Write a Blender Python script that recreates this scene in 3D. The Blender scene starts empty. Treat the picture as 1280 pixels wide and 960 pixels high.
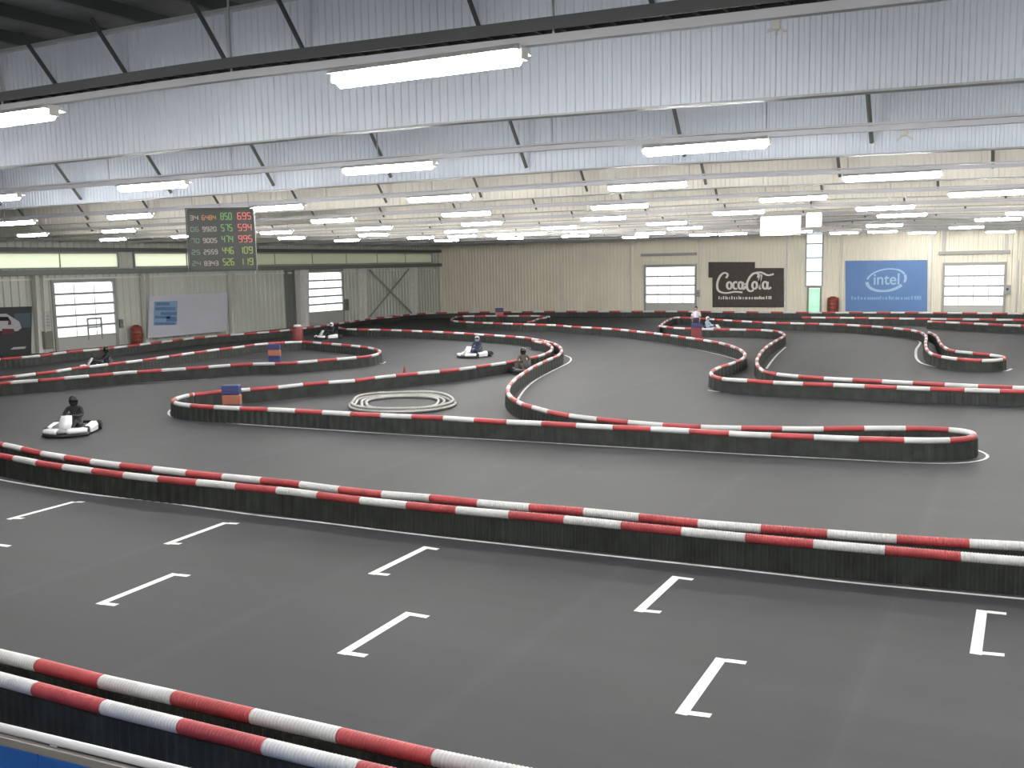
import bpy, math, random
import numpy as np
from mathutils import Matrix, Vector
random.seed(7)
C = bpy.context.scene.collection
S = bpy.context.scene
# ---------------------------------------------------------------- camera
FPX, PITCH, ROLL, YAW, H = 1222., .1217, -.0203, .4858, 4.7
F = np.array([-math.sin(YAW)*math.cos(PITCH), math.cos(YAW)*math.cos(PITCH), -math.sin(PITCH)])
_r = np.array([math.cos(YAW), math.sin(YAW), 0.]); _u = np.cross(_r, F)
RT = math.cos(ROLL)*_r + math.sin(ROLL)*_u
UP = -math.sin(ROLL)*_r + math.cos(ROLL)*_u
cam = bpy.data.cameras.new('camera'); cam.sensor_width = 36; cam.lens = FPX/1280*36
cam.clip_end = 400; cam.clip_start = .1
co = bpy.data.objects.new('camera', cam); C.objects.link(co); S.camera = co
M4 = Matrix(((RT[0], UP[0], -F[0], 0), (RT[1], UP[1], -F[1], 0), (RT[2], UP[2], -F[2], H), (0, 0, 0, 1)))
co.matrix_world = M4
# ---------------------------------------------------------------- daylight outside, exposure
W = bpy.data.worlds.new('sky'); S.world = W; W.use_nodes = True
bg = W.node_tree.nodes['Background']; bg.inputs[0].default_value = (.93, .97, 1, 1); bg.inputs[1].default_value = 3.2
S.view_settings.view_transform = 'Standard'; S.view_settings.look = 'None'
S.view_settings.gamma = 1; S.view_settings.use_curve_mapping = False
S.view_settings.exposure = 0.0
LAMP = 165.0            # radiance of the fluorescent diffusers

# ---------------------------------------------------------------- measuring helpers
O = np.array([0, 0, H])
def ray(px, py): return F + RT*(px-640)/FPX - UP*(py-480)/FPX
def onz(px, py, z=0.): d = ray(px, py); return O + d*(z-H)/d[2]
def ony(px, py, Y): d = ray(px, py); return O + d*Y/d[1]
def onx(px, py, X): d = ray(px, py); return O + d*X/d[0]

# ---------------------------------------------------------------- materials
def mat(name, col, rough=.6, metal=0., noise=0., nscale=4., bump=0., bscale=40., emit=None, es=0., spec=None):
    m = bpy.data.materials.new(name); m.use_nodes = True
    nt = m.node_tree; b = nt.nodes['Principled BSDF']
    b.inputs['Base Color'].default_value = (*col, 1); b.inputs['Roughness'].default_value = rough
    b.inputs['Metallic'].default_value = metal
    if spec is not None: b.inputs['Specular IOR Level'].default_value = spec
    if noise:
        tc = nt.nodes.new('ShaderNodeTexCoord'); n = nt.nodes.new('ShaderNodeTexNoise')
        n.inputs['Scale'].default_value = nscale; n.inputs['Detail'].default_value = 5
        r = nt.nodes.new('ShaderNodeMapRange'); r.inputs['To Min'].default_value = 1-noise; r.inputs['To Max'].default_value = 1+noise
        r.inputs['From Min'].default_value = .3; r.inputs['From Max'].default_value = .7
        mx = nt.nodes.new('ShaderNodeMix'); mx.data_type = 'RGBA'; mx.blend_type = 'MULTIPLY'; mx.inputs[0].default_value = 1
        mx.inputs[6].default_value = (*col, 1)
        nt.links.new(tc.outputs['Object'], n.inputs['Vector']); nt.links.new(n.outputs[0], r.inputs[0])
        nt.links.new(r.outputs[0], mx.inputs[7]); nt.links.new(mx.outputs[2], b.inputs['Base Color'])
    if bump:
        tc = nt.nodes.new('ShaderNodeTexCoord'); n = nt.nodes.new('ShaderNodeTexNoise'); n.inputs['Scale'].default_value = bscale
        bp = nt.nodes.new('ShaderNodeBump'); bp.inputs['Strength'].default_value = bump; bp.inputs['Distance'].default_value = .01
        nt.links.new(tc.outputs['Object'], n.inputs['Vector']); nt.links.new(n.outputs[0], bp.inputs['Height']); nt.links.new(bp.outputs[0], b.inputs['Normal'])
    if emit:
        b.inputs['Emission Color'].default_value = (*emit, 1); b.inputs['Emission Strength'].default_value = es
    return m
M = {}
M['red'] = mat('red_hose', (.43, .062, .070), .42, noise=.22, nscale=1.7)
M['white_hose'] = mat('white_hose', (.64, .65, .66), .42, noise=.13, nscale=1.7)
M['rubber'] = mat('black_rubber', (.022, .027, .024), .62, noise=.4, nscale=3)
M['paint'] = mat('road_paint', (.82, .83, .84), .5, noise=.14, nscale=9)
M['paint_thin'] = mat('worn_road_paint', (.62, .63, .63), .5, noise=.3, nscale=3)
M['web'] = mat('galvanised_web', (.70, .76, .86), .5, noise=.06, nscale=.5)
M['flange'] = mat('flange_steel', (.46, .48, .5), .5, noise=.1)
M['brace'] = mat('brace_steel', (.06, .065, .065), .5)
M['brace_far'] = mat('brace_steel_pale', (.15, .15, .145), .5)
M['web_haze'] = mat('warm_haze_web', (.86, .83, .75), .5, noise=.06, nscale=.5)  # far webs: warm lamp light and haze put into the colour
M['roof'] = mat('roof_deck', (.20, .215, .20), .6, noise=.15)
M['purlin'] = mat('purlin_steel', (.11, .125, .115), .5)
M['wall_beige'] = mat('beige_sheet_wall', (.80, .76, .64), .55, noise=.05, nscale=.4)
M['wall_grey'] = mat('grey_sheet_wall', (.60, .62, .57), .55, noise=.06, nscale=.4)
M['column'] = mat('column_grey', (.72, .72, .70), .5, noise=.06)
M['dark_column'] = mat('dark_column', (.2, .22, .2), .5)
M['frame'] = mat('door_frame_grey', (.33, .34, .33), .5)
M['sill'] = mat('door_panel_grey', (.50, .50, .48), .5)
M['rail'] = mat('rail_lacquer', (.62, .62, .67), .4)
M['tray'] = mat('cable_tray', (.07, .075, .075), .5)
M['housing'] = mat('lamp_housing', (.7, .7, .68), .4)
M['diffuser'] = mat('fluorescent_diffuser', (.9, .9, .88), .5, emit=(1., .975, .93), es=LAMP)
M['pod_white'] = mat('kart_white', (.82, .83, .88), .3)
M['kart_dark'] = mat('kart_dark', (.02, .022, .028), .4)
M['kart_metal'] = mat('kart_metal', (.25, .26, .28), .35, metal=.7)
M['tyre'] = mat('kart_tyre', (.012, .012, .013), .7)
M['kart_blue'] = mat('kart_blue', (.04, .09, .32), .35)
M['suit_dark'] = mat('dark_suit', (.02, .021, .026), .8)
M['suit_blue'] = mat('blue_suit', (.03, .035, .09), .8)
M['suit_pale'] = mat('pale_blue_suit', (.45, .55, .68), .8)
M['suit_brown'] = mat('brown_suit', (.10, .085, .07), .8)
M['helmet_dark'] = mat('dark_helmet', (.03, .028, .03), .25)
M['helmet_grey'] = mat('grey_helmet', (.4, .42, .42), .25)
M['helmet_white'] = mat('white_helmet', (.75, .74, .78), .25)
M['visor'] = mat('visor', (.01, .01, .012), .1)
M['skin'] = mat('skin', (.5, .3, .22), .6)
M['hair'] = mat('dark_hair', (.03, .022, .03), .8)
M['shirt'] = mat('pale_shirt', (.7, .68, .78), .8)
M['trousers'] = mat('dark_trousers', (.04, .03, .07), .8)
M['mark_blue'] = mat('marker_blue', (.035, .045, .15), .5, noise=.15)
M['mark_orange'] = mat('marker_orange', (.36, .13, .085), .5, noise=.12)
M['mark_red'] = mat('marker_red', (.22, .045, .045), .5, noise=.12)
M['drum'] = mat('orange_drum', (.22, .045, .028), .45, noise=.2)
M['ban_dark'] = mat('dark_banner', (.065, .055, .05), .7, noise=.2)
M['ban_white'] = mat('white_banner', (.60, .62, .70), .6, noise=.04, nscale=.6)
M['ban_blue'] = mat('blue_banner', (.11, .22, .47), .6, noise=.08, nscale=.6)
M['ban_print'] = mat('pale_print', (.75, .74, .70), .7)
M['ban_sky'] = mat('light_blue_print', (.38, .55, .74), .7)
M['ban_cyan'] = mat('cyan_print', (.26, .46, .68), .7)
M['logo_blue'] = mat('logo_blue', (.11, .22, .42), .6, noise=.2, nscale=6)
M['logo_mid'] = mat('logo_pale_blue', (.24, .38, .58), .6)
M['board_blue'] = mat('board_blue', (.02, .13, .50), .4, noise=.15)
M['board_grey'] = mat('board_grey', (.30, .29, .28), .5)
M['rail_white'] = mat('white_pipe', (.75, .76, .84), .3)
M['box_grey'] = mat('switch_box', (.22, .22, .19), .5)
M['bulletin'] = mat('paper_white', (.5, .5, .49), .7)
M['score_black'] = mat('score_black', (.035, .04, .035), .5)
for n, c, e in (('green', (.20, .55, .12), .55), ('lime', (.33, .52, .07), .6), ('redled', (.85, .13, .12), .8), ('orange', (.7, .33, .08), .45), ('pale', (.55, .5, .42), .5), ('teal', (.25, .42, .33), .35)):
    M['led_'+n] = mat('led_'+n, (.05, .05, .05), .5, emit=c, es=e)
M['glow_face'] = mat('glow_panel_face', (.9, .9, .9), .5, emit=(1, .97, .9), es=2.2)  # glow of the two added panels, not a known fixture
M['steel_hose'] = mat('white_ribbed_hose', (.40, .40, .39), .5, noise=.2, nscale=3)
M['apron'] = mat('outdoor_concrete', (.6, .6, .58), .8)

def pane_mat(name, tr):
    m = bpy.data.materials.new(name); m.use_nodes = True; nt = m.node_tree
    nt.nodes.remove(nt.nodes['Principled BSDF']); out = nt.nodes['Material Output']
    t = nt.nodes.new('ShaderNodeBsdfTranslucent'); t.inputs[0].default_value = (.9, .92, .92, 1)
    g = nt.nodes.new('ShaderNodeBsdfTransparent'); mx = nt.nodes.new('ShaderNodeMixShader'); mx.inputs[0].default_value = tr
    gl = nt.nodes.new('ShaderNodeBsdfGlossy'); gl.inputs['Roughness'].default_value = .15; m2 = nt.nodes.new('ShaderNodeMixShader'); m2.inputs[0].default_value = .05
    nt.links.new(t.outputs[0], mx.inputs[1]); nt.links.new(g.outputs[0], mx.inputs[2])
    nt.links.new(mx.outputs[0], m2.inputs[1]); nt.links.new(gl.outputs[0], m2.inputs[2]); nt.links.new(m2.outputs[0], out.inputs[0])
    return m
M['pane'] = pane_mat('polycarbonate_pane', .25)
M['pane_dim'] = mat('clouded_pane', (.30, .31, .24), .4, noise=.18, nscale=2)
def clouded(name, col, k):
    m = bpy.data.materials.new(name); m.use_nodes = True; nt = m.node_tree
    b = nt.nodes['Principled BSDF']; b.inputs['Base Color'].default_value = (*col, 1); b.inputs['Roughness'].default_value = .4
    t = nt.nodes.new('ShaderNodeBsdfTranslucent'); t.inputs[0].default_value = (*col, 1)
    mx = nt.nodes.new('ShaderNodeMixShader'); mx.inputs[0].default_value = k
    nt.links.new(b.outputs[0], mx.inputs[1]); nt.links.new(t.outputs[0], mx.inputs[2]); nt.links.new(mx.outputs[0], nt.nodes['Material Output'].inputs[0])
    return m
M['pane_strip'] = clouded('strip_window_sheet', (.80, .82, .70), .75)
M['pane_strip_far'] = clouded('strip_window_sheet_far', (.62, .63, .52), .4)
M['pane_green'] = clouded('greenish_glass', (.62, .88, .70), .8)
M['pane_slim'] = clouded('slim_window_glass', (.85, .93, .96), .9)

def floor_mat():
    m = bpy.data.materials.new('track_asphalt'); m.use_nodes = True; nt = m.node_tree; b = nt.nodes['Principled BSDF']
    L = nt.links.new; N = nt.nodes.new
    tc = N('ShaderNodeTexCoord')
    sp = N('ShaderNodeSeparateXYZ'); L(tc.outputs['Object'], sp.inputs[0])
    # asphalt laid in 3.9 m lanes
    a = N('ShaderNodeMath'); a.operation = 'MULTIPLY_ADD'; a.inputs[1].default_value = 1/3.9; a.inputs[2].default_value = .38; L(sp.outputs[0], a.inputs[0])
    fl = N('ShaderNodeMath'); fl.operation = 'FLOOR'; L(a.outputs[0], fl.inputs[0])
    wn = N('ShaderNodeTexWhiteNoise'); wn.noise_dimensions = '1D'; L(fl.outputs[0], wn.inputs['W'])
    fr = N('ShaderNodeMath'); fr.operation = 'FRACT'; L(a.outputs[0], fr.inputs[0])
    seam = N('ShaderNodeMath'); seam.operation = 'PINGPONG'; seam.inputs[1].default_value = .5; L(fr.outputs[0], seam.inputs[0])
    sm = N('ShaderNodeMapRange'); sm.inputs['From Min'].default_value = .0; sm.inputs['From Max'].default_value = .05; sm.inputs['To Min'].default_value = 1.15; sm.inputs['To Max'].default_value = 1.; L(seam.outputs[0], sm.inputs[0])
    ln = N('ShaderNodeMapRange'); ln.inputs['To Min'].default_value = .88; ln.inputs['To Max'].default_value = 1.14; L(wn.outputs[0], ln.inputs[0])
    # tyre wear streaks (mostly along X, the straight) and patches
    mp = N('ShaderNodeMapping'); mp.inputs['Scale'].default_value = (.10, .9, 1); L(tc.outputs['Object'], mp.inputs[0])
    n1 = N('ShaderNodeTexNoise'); n1.inputs['Scale'].default_value = 1.; n1.inputs['Detail'].default_value = 6; n1.inputs['Roughness'].default_value = .6; L(mp.outputs[0], n1.inputs[0])
    r1 = N('ShaderNodeMapRange'); r1.inputs['From Min'].default_value = .3; r1.inputs['From Max'].default_value = .7; r1.inputs['To Min'].default_value = .78; r1.inputs['To Max'].default_value = 1.24; L(n1.outputs[0], r1.inputs[0])
    n2 = N('ShaderNodeTexNoise'); n2.inputs['Scale'].default_value = .18; n2.inputs['Detail'].default_value = 4; L(tc.outputs['Object'], n2.inputs[0])
    r2 = N('ShaderNodeMapRange'); r2.inputs['From Min'].default_value = .3; r2.inputs['From Max'].default_value = .7; r2.inputs['To Min'].default_value = .9; r2.inputs['To Max'].default_value = 1.1; L(n2.outputs[0], r2.inputs[0])
    n3 = N('ShaderNodeTexNoise'); n3.inputs['Scale'].default_value = 60; n3.inputs['Detail'].default_value = 3; L(tc.outputs['Object'], n3.inputs[0])
    r3 = N('ShaderNodeMapRange'); r3.inputs['To Min'].default_value = .88; r3.inputs['To Max'].default_value = 1.12; L(n3.outputs[0], r3.inputs[0])
    prev = None
    for s in (sm, ln, r1, r2, r3):
        if prev is None: prev = s.outputs[0]; continue
        k = N('ShaderNodeMath'); k.operation = 'MULTIPLY'; L(prev, k.inputs[0]); L(s.outputs[0], k.inputs[1]); prev = k.outputs[0]
    mx = N('ShaderNodeMix'); mx.data_type = 'RGBA'; mx.blend_type = 'MULTIPLY'; mx.inputs[0].default_value = 1; mx.inputs[6].default_value = (.0385, .0402, .046, 1)
    L(prev, mx.inputs[7]); L(mx.outputs[2], b.inputs['Base Color'])
    rr = N('ShaderNodeMapRange'); rr.inputs['To Min'].default_value = .56; rr.inputs['To Max'].default_value = .70; b.inputs['Specular IOR Level'].default_value = .28; L(n1.outputs[0], rr.inputs[0]); L(rr.outputs[0], b.inputs['Roughness'])
    bp = N('ShaderNodeBump'); bp.inputs['Strength'].default_value = .35; bp.inputs['Distance'].default_value = .004; L(n3.outputs[0], bp.inputs['Height']); L(bp.outputs[0], b.inputs['Normal'])
    return m
M['floor'] = floor_mat()

# ---------------------------------------------------------------- mesh helpers
class MB:
    def __init__(s): s.v = []; s.f = []
    def add(s, v, f):
        k = len(s.v); s.v += [tuple(map(float, p)) for p in v]; s.f += [tuple(i+k for i in q) for q in f]; return s
    def box(s, a, b):
        (x0, y0, z0), (x1, y1, z1) = a, b
        return s.add([(x0, y0, z0), (x1, y0, z0), (x1, y1, z0), (x0, y1, z0), (x0, y0, z1), (x1, y0, z1), (x1, y1, z1), (x0, y1, z1)],
                     [(0, 3, 2, 1), (4, 5, 6, 7), (0, 1, 5, 4), (1, 2, 6, 5), (2, 3, 7, 6), (3, 0, 4, 7)])
    def bevbox(s, a, b, r):
        a = np.array(a, float); b = np.array(b, float); r = min(r, min(b-a)*.49)
        x = [a[0], a[0]+r, b[0]-r, b[0]]; 
        # rings along z
        rings = []
        for z, i in ((a[2], r), (a[2]+r, 0), (b[2]-r, 0), (b[2], r)):
            x0, x1, y0, y1 = a[0]+i, b[0]-i, a[1]+i, b[1]-i; c = r*.7
            rings.append([(x0+c, y0, z), (x1-c, y0, z), (x1, y0+c, z), (x1, y1-c, z), (x1-c, y1, z), (x0+c, y1, z), (x0, y1-c, z), (x0, y0+c, z)])
        return s.loft(rings)
    def loft(s, rings, cap=True, closed=True):
        n = len(rings[0]); v = [p for r in rings for p in r]; f = []
        for i in range(len(rings)-1):
            for j in range(n if closed else n-1):
                k = (j+1) % n
                f.append((i*n+j, i*n+k, (i+1)*n+k, (i+1)*n+j))
        if cap: f.append(tuple(range(n))[::-1]); f.append(tuple(range((len(rings)-1)*n, len(rings)*n)))
        return s.add(v, f)
    def tube(s, pts, r, n=8, cap=True, closed=False):
        pts = [np.array(p, float) for p in pts]; rings = []
        rr = r if hasattr(r, '__len__') else [r]*len(pts)
        for i, p in enumerate(pts):
            if closed: t = pts[(i+1) % len(pts)]-pts[i-1]
            else: t = pts[min(i+1, len(pts)-1)]-pts[max(i-1, 0)]
            t = t/(np.linalg.norm(t)+1e-9)
            a = np.array([0, 0, 1.]) if abs(t[2]) < .9 else np.array([1., 0, 0])
            u = np.cross(t, a); u /= np.linalg.norm(u); w = np.cross(u, t)
            rings.append([tuple(p+rr[i]*(math.cos(2*math.pi*k/n)*u+math.sin(2*math.pi*k/n)*w)) for k in range(n)])
        if closed: rings.append(rings[0]); cap = False
        return s.loft(rings, cap)
    def lathe(s, prof, n=16, axis='z', c=(0, 0, 0)):
        rings = []
        for r, h in prof:
            R = []
            for k in range(n):
                a = 2*math.pi*k/n; p = (r*math.cos(a), r*math.sin(a), h)
                if axis == 'y': p = (p[0], p[2], p[1])
                if axis == 'x': p = (p[2], p[0], p[1])
                R.append((p[0]+c[0], p[1]+c[1], p[2]+c[2]))
            rings.append(R)
        return s.loft(rings)
    def mesh(s, name, m, smooth=False):
        me = bpy.data.meshes.new(name); me.from_pydata(s.v, [], s.f); me.materials.append(m)
        if smooth: me.polygons.foreach_set('use_smooth', [True]*len(me.polygons))
        return me
    def build(s, name, m, parent=None, smooth=False, kind=None):
        o = bpy.data.objects.new(name, s.mesh(name, m, smooth)); C.objects.link(o); o.parent = parent
        if kind: o['kind'] = kind
        return o
def inst(name, me, parent, loc=(0, 0, 0), rot=(0, 0, 0), sc=None):
    o = bpy.data.objects.new(name, me); C.objects.link(o); o.parent = parent; o.location = loc; o.rotation_euler = rot
    if sc: o.scale = sc
    return o
def empty(name, loc=(0, 0, 0), rz=0.):
    o = bpy.data.objects.new(name, None); C.objects.link(o); o.location = loc; o.rotation_euler = (0, 0, rz); o.empty_display_size = .2
    return o
def tag(o, label=None, cat=None, group=None, kind=None):
    if label: o['label'] = label
    if cat: o['category'] = cat
    if group: o['group'] = group
    if kind: o['kind'] = kind
    return o
def copy_tree(o, parent=None, src=None):
    c = o.copy(); C.objects.link(c)
    if parent: c.parent = parent
    for ch in list(o.children): copy_tree(ch, c)
    return c
ORD = ['first', 'second', 'third', 'fourth', 'fifth', 'sixth', 'seventh', 'eighth', 'ninth', 'tenth', 'eleventh', 'twelfth', 'thirteenth', 'fourteenth']

# ---------------------------------------------------------------- room shell
XL, XR, YB, YF, ZT = -52.3, 20., 84., -9., 8.85
fl = MB().add([(XL-.3, YF-.3, 0), (XR+.3, YF-.3, 0), (XR+.3, YB+.3, 0), (XL-.3, YB+.3, 0)], [(0, 1, 2, 3)]).build('floor', M['floor']); tag(fl, kind='structure')
ap = MB().box((XL-60, YF-40, -.25), (XR+40, YB+60, -.05)).build('outdoor_apron', M['apron']); tag(ap, kind='structure')
ce = MB().box((XL-.4, YF-.4, ZT), (XR+.4, YB+.4, ZT+.15)).build('ceiling', M['roof']); tag(ce, kind='structure')
pm = MB().box((-.05, YF, -.2), (.05, YB, 0)).mesh('purlin', M['purlin'])
for i in range(48): inst('purlin', pm, ce, (XL+.6+i*1.5, 0, ZT))

def corr_wall(name, m, axis, const, a0, a1, z1, pitch, depth, openings, sgn):
    """trapezoid-sheet wall, openings = (a0,a1,z0,z1)"""
    cuts = []
    a = a0
    while a < a1:
        for k, (t, d) in enumerate(((0, 0), (.42, 0), (.5, 1), (.92, 1))): cuts.append((a+t*pitch, d*depth))
        a += pitch
    for o in openings:
        for q in (o[0], o[1]): cuts.append((q, 0))
    cuts = sorted(c for c in cuts if a0 <= c[0] <= a1)
    zs = sorted({0., z1} | {o[2] for o in openings} | {o[3] for o in openings})
    mb = MB(); n = len(zs); v = []
    for a, d in cuts:
        for z in zs:
            p = const+sgn*d
            v.append((p, a, z) if axis == 'x' else (a, p, z))
    f = []
    for i in range(len(cuts)-1):
        am = (cuts[i][0]+cuts[i+1][0])/2
        for j in range(n-1):
            zm = (zs[j]+zs[j+1])/2
            if any(o[0] < am < o[1] and o[2] < zm < o[3] for o in openings): continue
            f.append((i*n+j, (i+1)*n+j, (i+1)*n+j+1, i*n+j+1))
    mb.add(v, f); o = mb.build(name, m); tag(o, kind='structure'); return o

# openings on the back wall (measured on plane Y=YB) and left wall (plane X=XL)
def by(px, py): p = ony(px, py, YB); return p[0], p[2]
def lx(px, py): p = onx(px, py, XL); return p[1], p[2]
bd = []
for (x0, x1, t, b) in ((807, 869, 334, 383), (1179, 1254, 332, 384)):
    X0 = by(x0, b)[0]; X1 = by(x1, b)[0]; z1 = (by(x0, t)[1]+by(x1, t)[1])/2; bd.append((X0, X1, 0., z1))
sx0 = by(1008, 320)[0]; sx1 = by(1028, 320)[0]
zs0 = by(1018, 357)[1]; zs1 = by(1018, 292)[1]
slim = (sx0, sx1, zs0, 8.2); sdoor = (by(1011, 370)[0], by(1025, 370)[0], 0., by(1018, 360)[1])
left = []
for (x0, x1, t) in ((69, 144, (355, 351)), (385, 429, (341, 340))):
    Y0 = lx(x0, 400)[0]; Y1 = lx(x1, 400)[0]; left.append((Y0, Y1, 0., (lx(x0, t[0])[1]+lx(x1, t[1])[1])/2))
zw0, zw1 = (lx(100, 336)[1]+lx(400, 329)[1])/2, (lx(100, 319)[1]+lx(400, 315)[1])/2
Ya = lx(147, 330)[0]; Yb_ = lx(168, 330)[0]
band = [(6., Ya, zw0, zw1), (Yb_, YB-1.5, zw0, zw1)]
wb = corr_wall('wall_back', M['wall_beige'], 'y', YB, XL, XR, ZT, .34, .06, bd+[slim, sdoor], 1)
wl = corr_wall('wall_left', M['wall_grey'], 'x', XL, YF, YB, ZT, .5, .06, left+band, -1)
corr_wall('wall_right', M['wall_beige'], 'x', XR, YF, YB, ZT, .5, .06, [], 1)
corr_wall('wall_front', M['wall_beige'], 'y', YF, XL, XR, ZT, .5, .06, [], -1)
# light-tight outer skins behind the profiled sheets follow the same openings
def quad_boxes(axis, c0, c1, a0, a1, z1, openings):
    mb = MB(); xs = sorted({a0, a1} | {o[0] for o in openings} | {o[1] for o in openings}); zs = sorted({0., z1} | {o[2] for o in openings} | {o[3] for o in openings})
    for i in range(len(xs)-1):
        for j in range(len(zs)-1):
            am, zm = (xs[i]+xs[i+1])/2, (zs[j]+zs[j+1])/2
            if any(o[0] < am < o[1] and o[2] < zm < o[3] for o in openings): continue
            if axis == 'x': mb.box((c0, xs[i], zs[j]), (c1, xs[i+1], zs[j+1]))
            else: mb.box((xs[i], c0, zs[j]), (xs[i+1], c1, zs[j+1]))
    return mb
quad_boxes('y', YB+.07, YB+.2, XL-.3, XR, ZT, bd+[slim, sdoor]).build('outer_skin', M['wall_beige'], wb)
quad_boxes('x', XL-.2, XL-.07, YF, YB+.2, ZT, left+band).build('outer_skin', M['wall_grey'], wl)

def sect_door(n, axis, c, a0, a1, z0, z1, rows, cols, sill, inward, label=None, wicket=None):
    """sectional door: frame, sill panel, one pane part per section"""
    root = empty(f'door_{n}'); tag(root, kind='structure')
    def bx(mb, a, b, d0, d1, zz0, zz1):
        q0, q1 = sorted((c+inward*d0, c+inward*d1))
        if axis == 'x': mb.box((q0, a, zz0), (q1, b, zz1))
        else: mb.box((a, q0, zz0), (b, q1, zz1))
    fw = .14
    fr = MB()
    bx(fr, a0-fw, a0+.04, -.08, .1, 0, z1+.25); bx(fr, a1-.04, a1+fw, -.08, .1, 0, z1+.25); bx(fr, a0+.04, a1-.04, -.08, .1, z1, z1+.25)
    fr.build('door_frame', M['frame'], root)
    sp = MB(); bx(sp, a0+.04, a1-.04, -.03, .03, z0, z0+sill); sp.build('sill_panel', M['sill'], root)
    h = (z1-z0-sill)/rows
    for r in range(rows):
        q = MB(); bx(q, a0+.05, a1-.05, -.012, .012, z0+sill+r*h+.06, z0+sill+(r+1)*h-.06); p = q.build('pane', M['pane'], root)
        b = MB(); bx(b, a0+.04, a1-.04, -.02, .025, z0+sill+r*h-.06, z0+sill+r*h+.06)
        for k in range(1, cols):
            xx = a0+(a1-a0)*k/cols; bx(b, xx-.02, xx+.02, -.015, .02, z0+sill+r*h+.06, z0+sill+(r+1)*h-.06)
        b.build('glazing_bar', M['frame'], root)
    if wicket:
        w = MB(); wa, wb2, wz0, wz1 = wicket; t = .05
        bx(w, wa-t, wa+t, -.03, .05, wz0, wz1); bx(w, wb2-t, wb2+t, -.03, .05, wz0, wz1); bx(w, wa+t, wb2-t, -.03, .05, wz1-2*t, wz1)
        zc = (wz0+wz1)/2+.1; bx(w, wa+t, wb2-t, -.03, .05, zc-.04, zc+.04)
        w.build('wicket_frame', M['frame'], root)
    return root
sect_door(1, 'y', YB+.02, *bd[0][:2], 0, bd[0][3], 4, 4, .95, -1)
sect_door(2, 'y', YB+.02, *bd[1][:2], 0, bd[1][3], 4, 4, .75, -1)
wk = (lx(109, 400)[0], lx(126, 400)[0], .5, lx(118, 397)[1])
sect_door(3, 'x', XL, *left[0][:2], 0, left[0][3], 5, 3, .75, 1, wicket=wk)
sect_door(4, 'x', XL, *left[1][:2], 0, left[1][3], 5, 2, 1.05, 1)
# slim glazed door under the tall window
d5 = empty('door_5'); tag(d5, kind='structure')
MB().box((sdoor[0]-.12, YB-.1, 0), (sdoor[0], YB+.05, sdoor[3]+.12)).box((sdoor[1], YB-.1, 0), (sdoor[1]+.12, YB+.05, sdoor[3]+.12)).box((sdoor[0], YB-.1, sdoor[3]), (sdoor[1], YB+.05, sdoor[3]+.12)).build('door_frame', M['dark_column'], d5)
MB().box((sdoor[0]+.03, YB-.02, .7), (sdoor[1]-.03, YB+.02, sdoor[3]-.03)).build('pane', M['pane_green'], d5)
MB().box((sdoor[0]+.03, YB-.03, 0), (sdoor[1]-.03, YB+.03, .7)).build('kick_panel', M['pane_green'], d5)
# windows
def window(n, axis, c, a0, a1, z0, z1, pieces, vertical, m, bar=.05):
    root = empty(f'window_{n}'); tag(root, kind='structure')
    def bx(mb, a, b, d0, d1, zz0, zz1):
        if axis == 'x': mb.box((c+d0, a, zz0), (c+d1, b, zz1))
        else: mb.box((a, c+d0, zz0), (b, c+d1, zz1))
    fr = MB(); e = .06
    bx(fr, a0-e, a0+.02, -.08, .08, z0-e, z1+e); bx(fr, a1-.02, a1+e, -.08, .08, z0-e, z1+e); bx(fr, a0+.02, a1-.02, -.08, .08, z0-e, z0+.02); bx(fr, a0+.02, a1-.02, -.08, .08, z1-.02, z1+e)
    fr.build('window_frame', M['frame'], root)
    for k in range(pieces):
        q = MB(); g = bar/2
        if vertical: bx(q, a0+.02, a1-.02, -.01, .01, z0+(z1-z0)*k/pieces+g, z0+(z1-z0)*(k+1)/pieces-g)
        else: bx(q, a0+(a1-a0)*k/pieces+g, a0+(a1-a0)*(k+1)/pieces-g, -.01, .01, z0+.02, z1-.02)
        q.build('pane', m if not callable(m) else m(k), root)
        if k:
            b = MB()
            if vertical: bx(b, a0+.02, a1-.02, -.03, .03, z0+(z1-z0)*k/pieces-g, z0+(z1-z0)*k/pieces+g)
            else: bx(b, a0+(a1-a0)*k/pieces-g, a0+(a1-a0)*k/pieces+g, -.03, .03, z0+.02, z1-.02)
            b.build('glazing_bar', M['frame'], root)
    return root
window(1, 'y', YB, *slim, 5, True, M['pane_slim'], .08)
window(2, 'x', XL, *band[0], 9, False, M['pane_strip'], .07)
window(3, 'x', XL, *band[1], 8, False, lambda k: M['pane_strip'] if k < 2 else M['pane_strip_far'], .08)
# ledge and girts along the left wall
t1 = MB().box((XL, 4, zw0-.42), (XL+.3, YB, zw0-.1)).build('trim_1', M['dark_column']); tag(t1, kind='structure')
t2 = MB().box((XL, 4, zw1+.08), (XL+.28, YB, zw1+.34)).build('trim_2', M['purlin']); tag(t2, kind='structure')
t3 = MB().box((XL+.02, 4, zw0-.72), (XL+.12, YB, zw0-.62)).build('trim_3', M['column']); tag(t3, kind='structure')
def bpost(n, px, w, m, y0=390, y1=None, d=.1):
    X = by(px, 350)[0]; z1 = by(px, y1)[1] if y1 else ZT; z0 = max(0, by(px, y0)[1])
    t = MB().box((X-w/2, YB-d, z0), (X+w/2, YB-.001, z1)).build(f'trim_{n}', m); tag(t, kind='structure')
n = 4
for px, w, m, y0, y1 in ((702, .10, M['column'], 390, 328), (788, .1, M['column'], 390, None), (876, .12, M['column'], 390, None), (982, .14, M['column'], 390, None), (1051, .1, M['column'], 390, None), (1162, .16, M['column'], 390, None), (1178, .22, M['sill'], 317, 288), (1256, .22, M['sill'], 317, 286), (1270, .14, M['column'], 390, 325)):
    bpost(n, px, w, m, y0, y1); n += 1
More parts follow.
